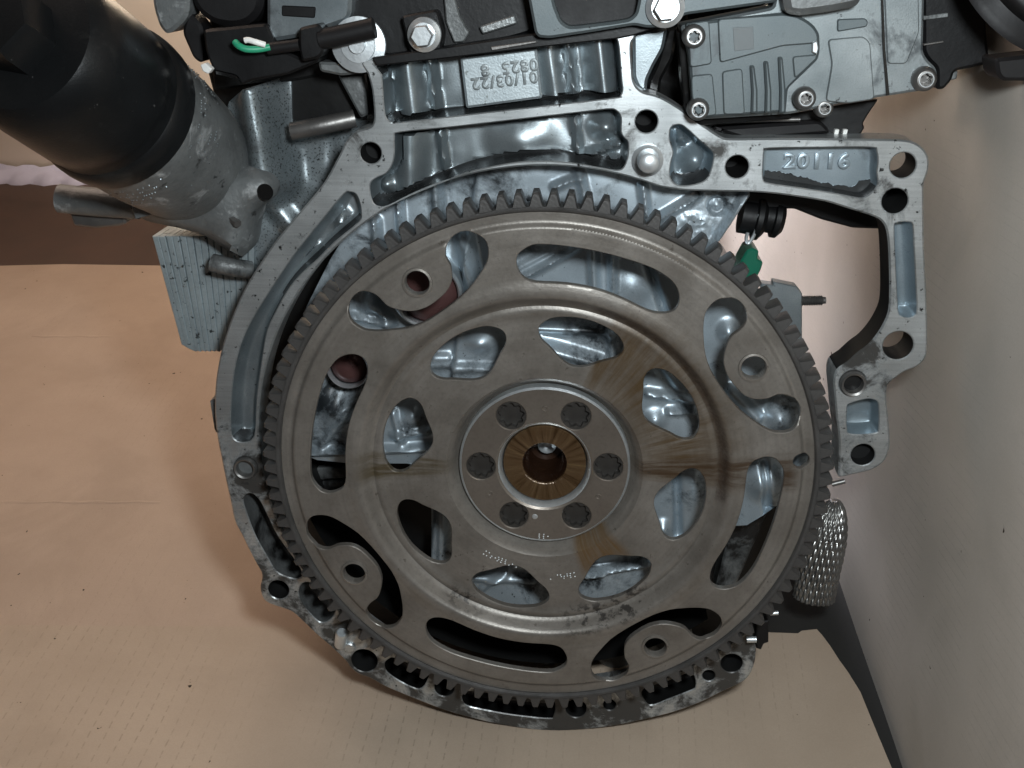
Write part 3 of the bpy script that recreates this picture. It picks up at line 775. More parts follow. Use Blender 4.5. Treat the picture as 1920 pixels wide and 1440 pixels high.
def f_gal(px, py):
    h = blob(px, 270, (770, 270), 46, 900, .07) + ridge(px, py, (826, 240), (838, 330), 12, .04) + blob(px, py, (985, 262), 90, 60, .035) + ridge(px, py, (1078, 215), (1086, 300), 10, .05)
    h += blob(px, py, (1135, 236), 40, 34, .07) + ridge(px, py, (1090, 292), (1160, 268), 12, .06) + blob(px, py, (1152, 300), 22, 16, .05) + blob(px, py, (727, 342), 22, 26, .06)
    return h * .8 + .004 * noise.noise((px * .025, py * .025, 3))
def f_cres(px, py):
    return blob(px, py, (642, 412), 24, 34, .04) + blob(px, py, (585, 470), 24, 30, .05) + .002 * noise.noise((px * .03, py * .03, 5))
def f_knuckle(px, py):
    return blob(px, py, (1302, 300), 38, 40, .04) + blob(px, py, (1276, 256), 20, 20, .04)
def f_num(px, py): return 0
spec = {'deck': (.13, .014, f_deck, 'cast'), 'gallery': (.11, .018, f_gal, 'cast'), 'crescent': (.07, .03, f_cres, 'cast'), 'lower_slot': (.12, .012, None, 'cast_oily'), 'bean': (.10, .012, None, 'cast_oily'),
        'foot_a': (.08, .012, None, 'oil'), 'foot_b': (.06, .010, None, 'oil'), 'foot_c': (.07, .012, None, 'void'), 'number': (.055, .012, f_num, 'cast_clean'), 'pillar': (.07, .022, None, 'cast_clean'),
        'knuckle': (.09, .022, f_knuckle, 'cast_clean'), 'tab': (.08, .012, None, 'cast_clean')}
for k, (dp, ins, fn, mt_) in spec.items():
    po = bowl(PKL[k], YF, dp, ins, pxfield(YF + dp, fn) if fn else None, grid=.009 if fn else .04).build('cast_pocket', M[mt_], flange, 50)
    if k in ('deck', 'gallery', 'crescent', 'number', 'knuckle'):      # ledges that face up take a darker casting colour
        po.data.materials.append(M['dark_cast'])
        for f in po.data.polygons:
            if abs(f.normal.z) > .35 and abs(f.normal.y) < .9 and inside((f.center.x, f.center.z + .035), PKL[k]) and not inside((f.center.x, f.center.z - .022), PKL[k]): f.material_index = 1

# --- writing cast into the engine
def text_mesh(txt, size, extr):
    cu = bpy.data.curves.new('t', 'FONT'); cu.body = txt; cu.size = size; cu.extrude = extr; cu.align_x = 'CENTER'; cu.align_y = 'CENTER'; cu.space_character = 1.12
    cu.resolution_u = 3; cu.offset = size * .012; cu.bevel_depth = size * .035; cu.bevel_resolution = 1
    o = bpy.data.objects.new('t', cu); COL.objects.link(o)
    me = bpy.data.meshes.new_from_object(o.evaluated_get(bpy.context.evaluated_depsgraph_get()))
    bpy.data.objects.remove(o); bpy.data.curves.remove(cu)
    v = [tuple(p.co) for p in me.vertices]; f = [tuple(p.vertices) for p in me.polygons]; bpy.data.meshes.remove(me)
    return v, f
def writing(name, txt, px, py, Y, size, ang, mat, parent, extr=.004, sxy=1.0):
    v, f = text_mesh(txt, size, extr)
    c = at(px, py, Y); ca, sa = cos(radians(ang)), sin(radians(ang))
    g = Geo(); g.add([(c.x + (x * sxy * ca - y * sa), Y - zz, c.z + (x * sxy * sa + y * ca)) for x, y, zz in v], f)
    return g.build(name, mat, parent, 30)
writing('cast_number', '20116', 1531, 303, YF + .0575, .066, 0.5, M['cast_clean'], flange, .007, 1.18)
rnd = random.Random(3); top = []
for k in range(64):
    x = 1434 + 203 * k / 63
    y = 321 + 28 * smoothstep(1440, 1590, x) - 12 * smoothstep(1598, 1618, x) + 3.2 * noise.noise((x * .09, 0, 7)) + rnd.uniform(-1.6, 1.6)
    top.append((x, y))
res = top + [(1628, 364), (1606, 367), (1560, 361), (1500, 351), (1440, 341), (1432, 332)]
prism([ccw(loop(res, YF + .052))], YF + .054, .02, .002).build('oil_residue', M['dark_cast'], flange, 30)
# pad with the date, cast upside down
PADY = YF + .06
pad = rounded(loop(zoom(800, 0, 6, [(375, 650), (1235, 540), (1300, 1105), (445, 1220)]), PADY), .008)
dp = prism([pad], PADY, .09, .008).build('date_pad', M['cast_pad'], flange, 30)
writing('cast_date', '01/03/22', 946, 150, PADY, .052, 186.8, M['pod_body'], flange, .001, 1.05)
writing('cast_code', '0825  8', 955, 126, PADY, .052, 186.8, M['pod_body'], flange, .001, 1.05)

# --- crankcase wall seen through the flexplate
YW = .31
W_px = [(548, 700), (555, 620), (590, 540), (640, 450), (700, 395), (760, 352), (850, 318), (950, 300), (1060, 296), (1180, 310), (1280, 335), (1402, 352), (1388, 385), (1352, 440), (1318, 488), (1330, 505), (1400, 545), (1442, 602), (1486, 680), (1516, 750), (1528, 850), (1515, 905), (1460, 945), (1400, 985),
        (1340, 990), (1330, 1040), (1250, 1110), (1110, 1150), (960, 1150), (862, 1120), (816, 1075), (808, 1040), (806, 960), (806, 888), (700, 878), (590, 872), (556, 845), (545, 770)]
def f_wall(px, py):
    h = 0
    h += ridge(px, py, (930, 545), (1090, 458), 13, .06) + ridge(px, py, (940, 520), (1060, 455), 8, .03)
    h += ridge(px, py, (1108, 420), (1116, 560), 15, .05) + ridge(px, py, (1148, 420), (1150, 580), 9, .06) + ridge(px, py, (1215, 500), (1255, 610), 9, -.05) + blob(px, py, (1185, 540), 40, 40, .02)
    h += ridge(px, py, (1000, 612), (1150, 620), 17, .05) + ridge(px, py, (1010, 645), (1160, 690), 20, .07) + ridge(px, py, (1143, 600), (1150, 690), 9, .05)
    h += step(px, py, (846, 700), (858, 600), 5, -.07) + blob(px, py, (900, 642), 36, 26, .05) + ridge(px, py, (800, 690), (930, 690), 14, .04) + ridge(px, py, (812, 676), (838, 676), 9, .04)
    h += ridge(px, py, (1215, 735), (1300, 750), 12, .05) + ridge(px, py, (1255, 770), (1300, 772), 9, .05) + blob(px, py, (1228, 785), 30, 26, .05) + ridge(px, py, (1232, 690), (1300, 790), 9, -.02)
    h += blob(px, py, (625, 770), 38, 50, .07) + ridge(px, py, (600, 840), (650, 780), 8, .05) + blob(px, py, (600, 720), 26, 60, .05) + ridge(px, py, (580, 855), (800, 848), 9, .06)
    h += ridge(px, py, (735, 780), (750, 835), 8, .04) + ridge(px, py, (735, 824), (800, 815), 8, .05) + blob(px, py, (770, 790), 30, 34, .05)
    h += ridge(px, py, (690, 560), (730, 610), 16, .07) + blob(px, py, (690, 580), 26, 26, .06) + ridge(px, py, (660, 600), (720, 612), 8, .05)
    h += ridge(px, py, (868, 440), (890, 540), 26, .12) + blob(px, py, (870, 480), 30, 60, .05)
    h += ridge(px, py, (815, 340), (822, 420), 18, .10) + ridge(px, py, (745, 380), (750, 440), 12, .08) + ridge(px, py, (1085, 320), (1100, 380), 14, .06) + ridge(px, py, (1040, 350), (1090, 330), 8, .05) + ridge(px, py, (1205, 345), (1212, 400), 13, .06) + ridge(px, py, (1215, 420), (1310, 365), 9, .06) + ridge(px, py, (700, 420), (705, 470), 14, .08)
    d = hypot((px - 1345) / 26, (py - 387) / 26); h += .045 * (1 - smoothstep(.55, .8, d)) - .02 * (1 - smoothstep(0, .5, d))
    d = hypot((px - 1298) / 40, (py - 432) / 36); h += (-.010 + .012 * noise.noise((px * .22, py * .22, 9))) * (1 - smoothstep(.9, 1, d))
    h += ridge(px, py, (1406, 350), (1318, 490), 9, .07)
    h += ridge(px, py, (1268, 880), (1272, 1010), 9, -.06) + blob(px, py, (1243, 990), 20, 24, .05) + blob(px, py, (1300, 920), 26, 60, .04)
    h += blob(px, py, (1430, 900), 44, 50, .10) + ridge(px, py, (1432, 870), (1440, 960), 9, -.05) + blob(px, py, (1460, 780), 34, 36, .09) + blob(px, py, (1500, 868), 30, 26, .12) + ridge(px, py, (1370, 730), (1420, 780), 16, .06) + blob(px, py, (1365, 620), 26, 30, .06)
    h += ridge(px, py, (1100, 1075), (1215, 1052), 12, .06) + ridge(px, py, (1080, 1068), (1130, 1068), 8, .03) + ridge(px, py, (890, 1080), (1000, 1085), 14, .05) + ridge(px, py, (905, 1100), (950, 1070), 6, .03)
    h += ridge(px, py, (830, 960), (828, 1060), 14, .04)
    return h * .62 + .010 * noise.noise((px * .012, py * .012, 2))
WL = ccw(smooth(loop(W_px, YW), 2))
xs = [p[0] for p in WL]; zs = [p[1] for p in WL]
gp = []; st_ = .0085; nx = int((max(xs) - min(xs)) / st_); nzz = int((max(zs) - min(zs)) / st_)
for i in range(nx):
    for j in range(nzz):
        p = (min(xs) + (i + .5 * (j % 2)) * st_, min(zs) + j * st_)
        if inside(p, WL): gp.append(p)
fw = pxfield(YW, f_wall)
g = Geo().fill([WL], lambda x, z: YW + fw(x, z), gp)
g.rings([[(x, YW + fw(x, z), z) for x, z in WL], [(x, YW + .3, z) for x, z in inset(WL, -.01)]])
cwall = g.build('crankcase_wall', M['cast_wall'], ENG, 60)
# sealed core plugs behind the flexplate, each in a bright collar
for (x, y, r) in ((652, 690, 42), (800, 552, 66)):
    c = at(x, y, .25); rr = upx(r, .25)
    lathe([(rr * .995, .10), (rr, .0), (rr * .93, -.012), (rr * .88, -.004), (rr * .86, .02)], c, 40, cap=False).build('plug_collar', M['bright'], cwall, 30)
    lathe([(0, -.012), (rr * .4, -.008), (rr * .7, .004), (rr * .87, .03)], c, 36).build('core_plug', M['maroon'], cwall, 60)
# --- body of the block behind it and the dark, oily bottom of the crankcase
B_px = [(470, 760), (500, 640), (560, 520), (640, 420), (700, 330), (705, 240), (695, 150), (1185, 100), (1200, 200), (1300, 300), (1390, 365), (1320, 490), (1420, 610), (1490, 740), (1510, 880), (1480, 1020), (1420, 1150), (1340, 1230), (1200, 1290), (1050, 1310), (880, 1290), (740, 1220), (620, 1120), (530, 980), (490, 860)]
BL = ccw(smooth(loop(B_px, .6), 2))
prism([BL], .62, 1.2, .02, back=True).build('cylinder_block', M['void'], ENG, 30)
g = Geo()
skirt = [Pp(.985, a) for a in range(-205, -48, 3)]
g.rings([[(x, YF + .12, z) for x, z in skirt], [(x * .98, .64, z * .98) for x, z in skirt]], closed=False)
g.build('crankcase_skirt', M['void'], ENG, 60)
# girdle webs in the dark lower half
for pts in ([(1388, 900), (1440, 960), (1375, 1110), (1340, 1108), (1365, 1010)], [(1366, 1000), (1371, 1000), (1374, 1110), (1366, 1110)], [(836, 1190), (856, 1160), (890, 1170), (870, 1215)], [(1015, 1200), (1036, 1200), (1040, 1250), (1018, 1250)], [(575, 880), (660, 874), (658, 896), (578, 904)], [(590, 905), (650, 900), (655, 916), (600, 922)], [(1180, 1160), (1290, 1150), (1300, 1200), (1150, 1260), (1120, 1240)]):
    prism([rounded(loop(pts, .5), .01)], .5, .1, .008).build('casting_web', M['cast_oily'], cwall, 30)

# --- bolts, dowels and pins of the housing face
def poly_ring(c, r, n, a0=0): return [(c[0] + r * cos(a0 + 2 * pi * i / n), c[1] + r * sin(a0 + 2 * pi * i / n)) for i in range(n)]
def hex_bolt(name, px, py, Y, rf, mat, parent, hexr=.62, h=.045, label=None):
    c = at(px, py, Y); r = upx(rf, Y, px, py)
    g = lathe([(r * .96, .02), (r, .0), (r * .98, -.012), (r * .72, -.020), (r * .70, -.021)], c, 36, cap=False)
    hx = poly_ring((c.x, c.z), r * hexr, 6, .1)
    g.rings([[(x, c.y - .018, z) for x, z in hx], [(x, c.y - .018 - h, z) for x, z in hx], [(c.x + (x - c.x) * .9, c.y - .026 - h, c.z + (z - c.z) * .9) for x, z in hx]], cap1=True)
    ring = circle((c.x, c.z), r * .71, 36)
    g.fill([ring, ccw(hx)], lambda x, z: c.y - .0205)
    return g.build(name, mat, parent, 30, loc=c)
def torx(name, px, py, Y, r, mat, parent, dark=None):
    c = at(px, py, Y); r = upx(r, Y, px, py)
    g = lathe([(r, .02), (r, .0), (r * .93, -.012), (r * .70, -.022), (r * .60, -.023)], c, 32, cap=False)
    rg_ = circle((c.x, c.z), r * .60, 32); stp = [(c.x + x, c.z + z) for x, z in star(r * .36, r * .50, 6, 6)]
    g.fill([rg_, stp], lambda x, z: c.y - .023)
    g.rings([[(x, c.y - .023, z) for x, z in stp], [(x, c.y + .012, z) for x, z in stp]]); g.fill([stp], lambda x, z: c.y + .012)
    s = g.build(name, mat, parent, 30, loc=c)
    g = lathe([(r * .58, -.0232), (r * .60, -.0262), (r * .54, -.0262), (r * .505, -.0235)], c, 32, cap=False)
    g.build('screw_rim', M['bright'], parent, 40)
    return s
def dowel(px, py, rp):
    c = at(px, py, YF); r = upx(rp, YF, px, py)
    return lathe([(r * .97, .03), (r * .97, -.012), (r * .90, -.02), (r * .74, -.016), (r * .70, -.006), (r * .70, .03)], c, 32, cap=False).build('dowel_sleeve', M['steel'], flange, 35)
dowel(461, 876, 22); dowel(1599, 718, 25)
c = at(461, 876, YF + .008); lathe([(upx(15.5, YF), 0.002), (upx(8, YF), 0), (0, 0.0)], c, 24).build('dowel_plug', M['cast_grey'], flange)
c = at(1599, 718, YF + .012); lathe([(upx(18, YF), 0.002), (0, 0.0)], c, 24).build('dowel_bore', M['void'], flange)
b1 = hex_bolt('capped_bolt', 1214, 300, YF, 30, M['bright'], flange, .56, .03)
c = at(1215, 300, YF - .045); r = upx(19, YF)
lathe([(r * 1.02, .0), (r * .98, -.035), (r * .88, -.060), (r * .6, -.068), (0, -.070)], c, 28).build('bolt_cap', M['bright'], flange, 40)
c = at(638, 1207, YF); a = at(641, 1186, YF - .05) - c
lathe([(upx(13, YF), 0), (upx(13, YF), a.length * .9), (upx(10, YF), a.length)], c, 20, axis=a).build('locating_stud', M['bright'], flange, 30)
prism([circle(xz(655, 1216, YF - .01), upx(12, YF), 20)], YF - .012, .02, .004).build('seal_lug', M['face'], flange)

# --- engine flank left of the housing
def blockpx(name, pts, Y, t, mat, parent, r=.01, b=.008, ang=30):
    return prism([rounded(loop(pts, Y), r)], Y, t, b, back=True).build(name, mat, parent, ang)
def pipe(name, pts, rpx, mat, parent, n=14, sub=4, taper=None):
    P = [at(x, y, Y) for x, y, Y in pts]; r = upx(rpx, pts[0][2], pts[0][0], pts[0][1])
    f = (lambda t: r * (1 + (taper - 1) * t)) if taper else r
    return tube(P, f, n, sub).build(name, mat, parent, 50)
# wall of the block with its round boss
WP = [(430, 190), (545, 140), (700, 110), (716, 225), (700, 290), (660, 350), (612, 424), (560, 496), (520, 560), (430, 540), (380, 470), (400, 330)]
L_ = ccw(smooth(loop(WP, .44), 2))
def f_flank(px, py):
    h = ridge(px, py, (478, 100), (515, 330), 62, .16) + ridge(px, py, (560, 250), (700, 215), 22, .05) + ridge(px, py, (470, 330), (600, 480), 30, .04) + step(px, py, (640, 150), (600, 500), 12, -.03)
    return h + .012 * noise.noise((px * .02, py * .02, 8))
gp = [(x, z) for x in [min(p[0] for p in L_) + .014 * i for i in range(60)] for z in [min(p[1] for p in L_) + .014 * i for i in range(70)] if inside((x, z), L_)]
ff = pxfield(.44, f_flank)
Geo().fill([L_], lambda x, z: .44 + ff(x, z), gp).build('block_flank', metal('speckled_casting', (.24, .28, .295), (.36, .40, .42), .7, (.32, .46), 5, ((.05, .052, .052), 4, .50, .66), 160, .12, speck=((.03, .032, .032), 130, .54, .68)), ENG, 60)
pipe('coolant_pipe', [(548, 246, .30), (600, 236, .30), (665, 222, .33)], 17, M['steel'], ENG)
blockpx('shade_plate', [(388, 130), (560, 120), (560, 300), (470, 330), (420, 250)], .62, .03, M['void'], ENG)  # near-black plates put in for the shade of these gaps
blockpx('shade_plate', [(545, 120), (690, 100), (690, 225), (545, 240)], .425, .03, M['void'], ENG)
blockpx('web_plate', [(632, 140), (682, 138), (690, 215), (676, 222)], .33, .05, M['cast_grey'], ENG)
# oil cooler: a stack of thin plates
NPL = 15
e0, e1 = (285, 443), (338, 655); f0, f1 = (478, 440), (470, 640)
for i in range(NPL):
    t0, t1 = i / NPL, (i + .91) / NPL
    q = [(e0[0] + (f0[0] - e0[0]) * t0, 443), (e0[0] + (f0[0] - e0[0]) * t1, 443), (e1[0] + (f1[0] - e1[0]) * t1 + 4, 652 + 8 * min(1, i / 2)), (e1[0] + (f1[0] - e1[0]) * t0 + 2, 646 + 10 * min(1, i / 2))]
    if i == 0: OC = None
    pl = prism([loop(q, .42)], .42 - .003 * (i % 2), .16, .003, back=True)
    if i == 0:
        OC = prism([loop([(290, 446), (470, 446), (470, 646), (345, 646)], .44)], .44, .12, .01, back=True).build('oil_cooler', M['cast_oily'], ENG, 30)
    pl.build('cooler_plate', M['cooler'], OC, 30)
pipe('cooler_union', [(398, 492, .30), (430, 500, .30), (470, 506, .34)], 17, M['cast_oily'], ENG)
# oil filter housing and its black screw cap
VR = ray(215, 195).normalized()
UP_ = (CU - VR * CU.dot(VR)).normalized(); RT_ = VR.cross(UP_).normalized()
AX = (RT_ * (-.83) + UP_ * .56).normalized() * .656 - VR * .755
RC = at(212, 197, -.02)                    # centre of the rim
R0 = 155 * (RC - CC).dot(CF) / FPX
AXB = -AX
FH = lathe([(R0 * .97, .0), (R0 * .965, .06), (R0 * .95, .25), (R0 * .90, .40), (R0 * .82, .52), (R0 * .70, .66), (R0 * .52, .82), (R0 * .40, .92)], RC, 48, axis=AXB, cap=False).build('oil_filter_housing', M['cast_grey'], ENG, 40)
lathe([(R0 * .95, .05), (R0 * 1.0, .045), (R0 * 1.01, .01), (R0 * 1.0, -.03), (R0 * .955, -.045), (R0 * .95, -.09), (R0 * .97, -.10), (R0 * .965, -.18), (R0 * .955, -.31), (R0 * .90, -.38), (R0 * .78, -.42), (R0 * .45, -.43), (0, -.43)], RC, 56, axis=AXB).build('filter_cap', M['cap'], FH, 35)
hx = RC + AX * .42
lathe([(R0 * .44, 0), (R0 * .43, -.10), (R0 * .38, -.125), (0, -.125)], hx, 6, axis=AXB).build('cap_hexagon', M['cap'], FH, 25)
for k in range(7):   # grip ribs round the cap
    pass
g = Geo()            # rows of cast dots on the housing
rnd = random.Random(5)
u = AXB.orthogonal().normalized(); w_ = AXB.cross(u)
for i in range(7):
    for j in range(150):
        t = 2 * pi * (j + rnd.uniform(-.2, .2)) / 150; h = .10 + i * .026
        if rnd.random() < .5 or noise.noise(((t * 2.2), h * 9, 3)) < -.05: continue
        rr = R0 * (.962 if h < .22 else .955 - (h - .22) * .55)
        p = RC + AXB * h + (u * cos(t) + w_ * sin(t)) * rr
        d = lathe([(0, -.003), (.0035, .001)], p, 5, axis=-(u * cos(t) + w_ * sin(t))); g.add(d.v, d.f)
dt = g.build('cast_dots', M['cast'], FH); dt['kind'] = 'stuff'
pipe('housing_stub', [(112, 372, .34), (170, 378, .34), (260, 384, .34)], 27, M['cast_grey'], FH, 20)
blockpx('sensor_plug', [(128, 396), (232, 392), (236, 420), (222, 424), (180, 428), (138, 424)], .36, .1, M['steel'], FH)
pipe('bleed_bolt', [(430, 405, .26), (446, 420, .22)], 8, M['steel'], FH, 6)
blockpx('housing_foot', [(228, 392), (300, 372), (400, 330), (470, 318), (500, 330), (513, 356), (505, 378), (478, 396), (462, 430), (458, 470), (446, 492), (430, 484), (384, 450), (332, 434), (262, 420)], .235, .3, M['cast_grey'], FH, .03, .045, 60)
c = at(497, 360, .234); lathe([(upx(15, .235), .0), (upx(14, .235), -.004), (0, -.004)], c, 24).build('boss_hole', M['oil'], FH)
prism([rounded(loop([(262, 352), (272, 346), (325, 340), (328, 352), (300, 372), (268, 376)], .16), .01)], .16, .05, .006).build('cast_lug', M['cast_grey'], FH)
blockpx('broken_clip', [(375, 122), (384, 118), (397, 130), (390, 139), (380, 134)], .1, .03, M['white'], FH, .004, .003)
blockpx('mount_lug', [(282, -20), (356, -20), (352, 28), (340, 45), (322, 60), (310, 64), (298, 50), (288, 20)], .20, .12, M['cast_grey'], ENG, .02, .012)

# --- cylinder head end: dark plastics, connectors, bolts
HD = blockpx('cylinder_head', [(380, -160), (1290, -160), (1290, 40), (1190, 66), (1000, 86), (850, 104), (700, 120), (560, 150), (400, 170)], .40, .9, M['void'], ENG)
blockpx('dark_filler', [(1180, -80), (1480, -80), (1480, 60), (1320, 140), (1320, 262), (1230, 200), (1190, 120)], .50, .6, M['oil'], HD)  # added near-black slab, stands in for the dark of the gaps behind
blockpx('head_gasket', [(696, 108), (840, 88), (1000, 64), (1195, 38), (1240, 50), (1190, 66), (1154, 73), (1000, 90), (850, 108), (706, 124)], .13, .2, M['black'], HD, .006, .004)
blockpx('plastic_shroud', [(640, -40), (980, -40), (1000, 60), (960, 72), (850, 92), (740, 108), (700, 100), (660, 60)], .22, .15, M['black'], HD, .02, .01)
blockpx('shroud_step', [(898, 50), (965, 28), (970, 44), (905, 64)], .19, .04, M['cast_oily'], HD, .006, .004)
blockpx('shroud_step', [(830, -30), (846, -30), (862, 30), (880, 62), (870, 78), (852, 80), (836, 40)], .19, .04, M['cast_grey'], HD, .006, .004)
blockpx('shroud_edge', [(920, 88), (1005, 76), (1008, 80), (922, 95)], .12, .02, M['steel'], HD, .003, .002)
blockpx('bolt_boss', [(752, 30), (820, 18), (832, 60), (826, 100), (770, 104)], .15, .1, M['black'], HD, .015, .006)
hex_bolt('head_bolt', 796, 65, .12, 32, M['bright'], HD, .64)
wsh = at(672, 84, .16); lathe([(upx(46, .16), .02), (upx(46, .16), 0), (upx(30, .16), -.006), (upx(29, .16), -.012), (upx(14, .16), -.014), (upx(13, .16), -.03), (0, -.03)], wsh, 36).build('head_washer', M['face_clean'], HD, 30)
CF_o = [(980, -60), (1003, 62), (1010, 70), (1030, 72), (1110, 60), (1190, 47), (1212, 52), (1245, 51), (1270, 40), (1283, 28), (1370, 16), (1457, 4), (1462, -10), (1462, -60)]
CF_h = [(1028, -55), (1040, 10), (1052, 40), (1066, 50), (1085, 49), (1150, 41), (1180, 36), (1192, 26), (1198, 0), (1200, -55)]
prism([rounded(loop(CF_o, .06), .012), rounded(loop(CF_h, .06), .012)], .06, .16, .008).build('cover_frame', M['pod'], HD, 30)
blockpx('cover_panel', [(1020, -60), (1210, -60), (1200, 45), (1050, 60)], .14, .05, M['rubber'], HD)
hex_bolt('cover_bolt', 1247, 14, .055, 37, M['bright'], HD, .62)
blockpx('block_ear', [(1186, 62), (1252, 52), (1244, 92), (1226, 124), (1214, 150), (1212, 176), (1196, 165), (1187, 145)], .24, .2, M['cast'], ENG, .012, .01)
blockpx('ear_edge', [(1252, 52), (1272, 50), (1262, 110), (1240, 150), (1236, 182), (1212, 174), (1216, 150), (1230, 122)], .30, .2, M['oil'], ENG, .012, .01)
# wiring connectors at the top left
blockpx('coil_cover', [(500, -60), (662, -60), (658, 26), (650, 40), (604, 56), (560, 70), (510, 78), (500, 60)], .16, .2, M['cast'], HD, .02, .012)
blockpx('cover_slot', [(528, 10), (592, 13), (590, 34), (528, 30)], .155, .02, M['black'], HD, .006, .003)
blockpx('plug_body', [(560, 52), (598, 44), (606, 60), (606, 100), (596, 110), (566, 116), (560, 90)], .08, .1, M['black'], HD, .012, .008)
pipe('plug_barrel', [(600, 74, .10), (640, 66, .10), (702, 52, .10)], 19, M['rubber'], HD, 18)
pipe('plug_neck', [(502, 92, .10), (530, 88, .10), (562, 84, .10)], 11, M['rubber'], HD, 14)
LM = thing('wiring_lead', 'short green sleeved cable with a white tip poking from the black connector', 'cable', tuple(at(505, 87, .09)))
pipe('sleeve', [(506, 88, .08), (485, 92, .07), (462, 92, .06), (448, 86, .06), (441, 79, .07)], 6.5, M['lead'], LM, 12)
pipe('cable_tip', [(497, 84, .06), (480, 79, .05), (466, 75, .05), (459, 76, .05)], 5.5, M['white'], LM, 12)
blockpx('rubber_shroud', [(352, -60), (500, -60), (490, 20), (470, 44), (440, 52), (400, 46), (372, 26), (356, 0)], .20, .15, M['rubber'], HD, .03, .02)
blockpx('rubber_shroud', [(352, 20), (380, 50), (378, 120), (362, 110), (340, 60)], .24, .1, M['rubber'], HD, .02, .01)
blockpx('cable_duct', [(380, 56), (500, 44), (520, 90), (566, 110), (600, 104), (594, 118), (540, 140), (470, 152), (452, 162), (444, 144), (400, 134), (386, 100)], .14, .15, M['black'], HD, .014, .008)
blockpx('duct_lip', [(404, 132), (442, 142), (446, 148), (404, 140)], .13, .03, M['oil'], HD, .003, .002)
blockpx('head_casting', [(596, 116), (680, 120), (690, 136), (640, 142), (600, 134)], .2, .1, M['cast_grey'], HD, .01, .008)

# --- throttle body on the right
TB = blockpx('throttle_body', [(1276, 48), (1450, 14), (1462, -60), (1735, -60), (1731, 98), (1740, 113), (1756, 128), (1759, 150), (1746, 168), (1716, 172), (1665, 180), (1580, 193), (1520, 206), (1480, 214), (1316, 224), (1300, 216), (1296, 176), (1290, 100)], .10, .16, M['pod_body'], ENG, .012, .008)
blockpx('gasket_edge', [(1272, 60), (1288, 58), (1296, 176), (1300, 218), (1480, 212), (1486, 222), (1310, 236), (1286, 220), (1278, 150)], .15, .12, M['oil'], TB, .006, .004)
cov = [(1286, 44), (1467, 24), (1493, 28), (1513, 37), (1528, 49), (1537, 64), (1538, 95), (1534, 112), (1505, 140), (1478, 166), (1474, 210), (1318, 221), (1302, 214), (1297, 176), (1291, 100)]
cp = prism([rounded(loop(cov, .07), .010)], .07, .04, .008, back=True).build('cover_plate', M['pod'], TB, 30)
def panel(pts, h=.010, r=.012, Y=.07, mat='pod'):
    return prism([rounded(loop(pts, Y - h), r)], Y - h, h + .004, .0035).build('raised_panel', M[mat], TB, 30)
panel([(1290, 44), (1330, 38), (1335, 120), (1294, 127)]); panel([(1296, 142), (1336, 138), (1344, 216), (1316, 219), (1303, 212), (1297, 176)])
panel([(1346, 36), (1467, 27), (1493, 31), (1511, 40), (1525, 51), (1533, 64), (1534, 80), (1520, 82), (1468, 86), (1350, 118)], .012)
panel([(1354, 134), (1392, 128), (1397, 214), (1357, 215)])
panel([(1486, 106), (1532, 102), (1531, 110), (1506, 134), (1490, 148)])
for x0, x1, yt in ((1407, 1415, 124), (1433, 1441, 116), (1460, 1468, 108)):
    q = [(x0, yt), (x0 + 8, yt - 1), (x0 + 14, 170), (x0 + 14, 212), (x0 + 2, 213), (x0 + 3, 170)]
    prism([rounded(loop(q, .045), .005)], .045, .03, .006).build('cooling_rib', M['pod'], TB, 40)
panel([(1570, 36), (1622, 34), (1628, 40), (1626, 50), (1570, 60)], .008, .008, .10); panel([(1552, 74), (1620, 68), (1632, 80), (1640, 186), (1590, 194), (1548, 190), (1560, 120)], .010, .014, .10, 'pod_body')
panel([(1656, -50), (1722, -50), (1724, 60), (1700, 120), (1664, 120)], .006, .012, .10, 'pod_body')
blockpx('body_split', [(1650, -50), (1655, -50), (1660, 90), (1668, 178), (1662, 179), (1655, 90)], .092, .03, M['oil'], TB, .001, .001)
blockpx('code_label', [(1374, 52), (1412, 50), (1414, 92), (1377, 96)], .0565, .004, M['pinkish'], TB, .002, .001)
for x, y, r in ((1301, 68, 22), (1309, 205, 21), (1509, 184, 21)): torx('cover_screw', x, y, .055, r, M['steel'], TB)
torx('cover_screw', 1495, 5, .055, 22, M['steel'], TB); torx('cover_screw', 1733, 148, .085, 23, M['steel'], TB); torx('cover_screw', 1544, 202, .12, 18, M['steel'], TB)
blockpx('chipped_corner', [(1523, 80), (1532, 76), (1535, 90), (1532, 102), (1523, 98)], .052, .02, M['bright'], TB, .004, .003)
blockpx('top_lump', [(1460, -60), (1600, -60), (1620, -10), (1610, 12), (1560, 22), (1530, 26), (1500, 30), (1474, 26)], .0, .12, M['cast_grey'], TB, .03, .02)
# black plastics below the throttle body
BP = blockpx('plastic_bracket', [(1286, 226), (1480, 214), (1580, 196), (1648, 186), (1630, 212), (1618, 232), (1622, 240), (1606, 262), (1460, 264), (1350, 262), (1310, 240)], .26, .3, M['black'], ENG, .008, .006)
pipe('bracket_rod', [(1290, 232, .2), (1400, 226, .2), (1500, 224, .2)], 4, M['steel'], BP, 8)
blockpx('bracket_web', [(1330, 240), (1540, 226), (1560, 250), (1400, 262)], .22, .05, M['rubber'], BP, .02, .01)
for x in (1566, 1582): blockpx('cable_tie', [(x, 243), (x + 8, 243), (x + 6, 252), (x - 2, 252)], .24, .02, M['white'], BP, .002, .001)
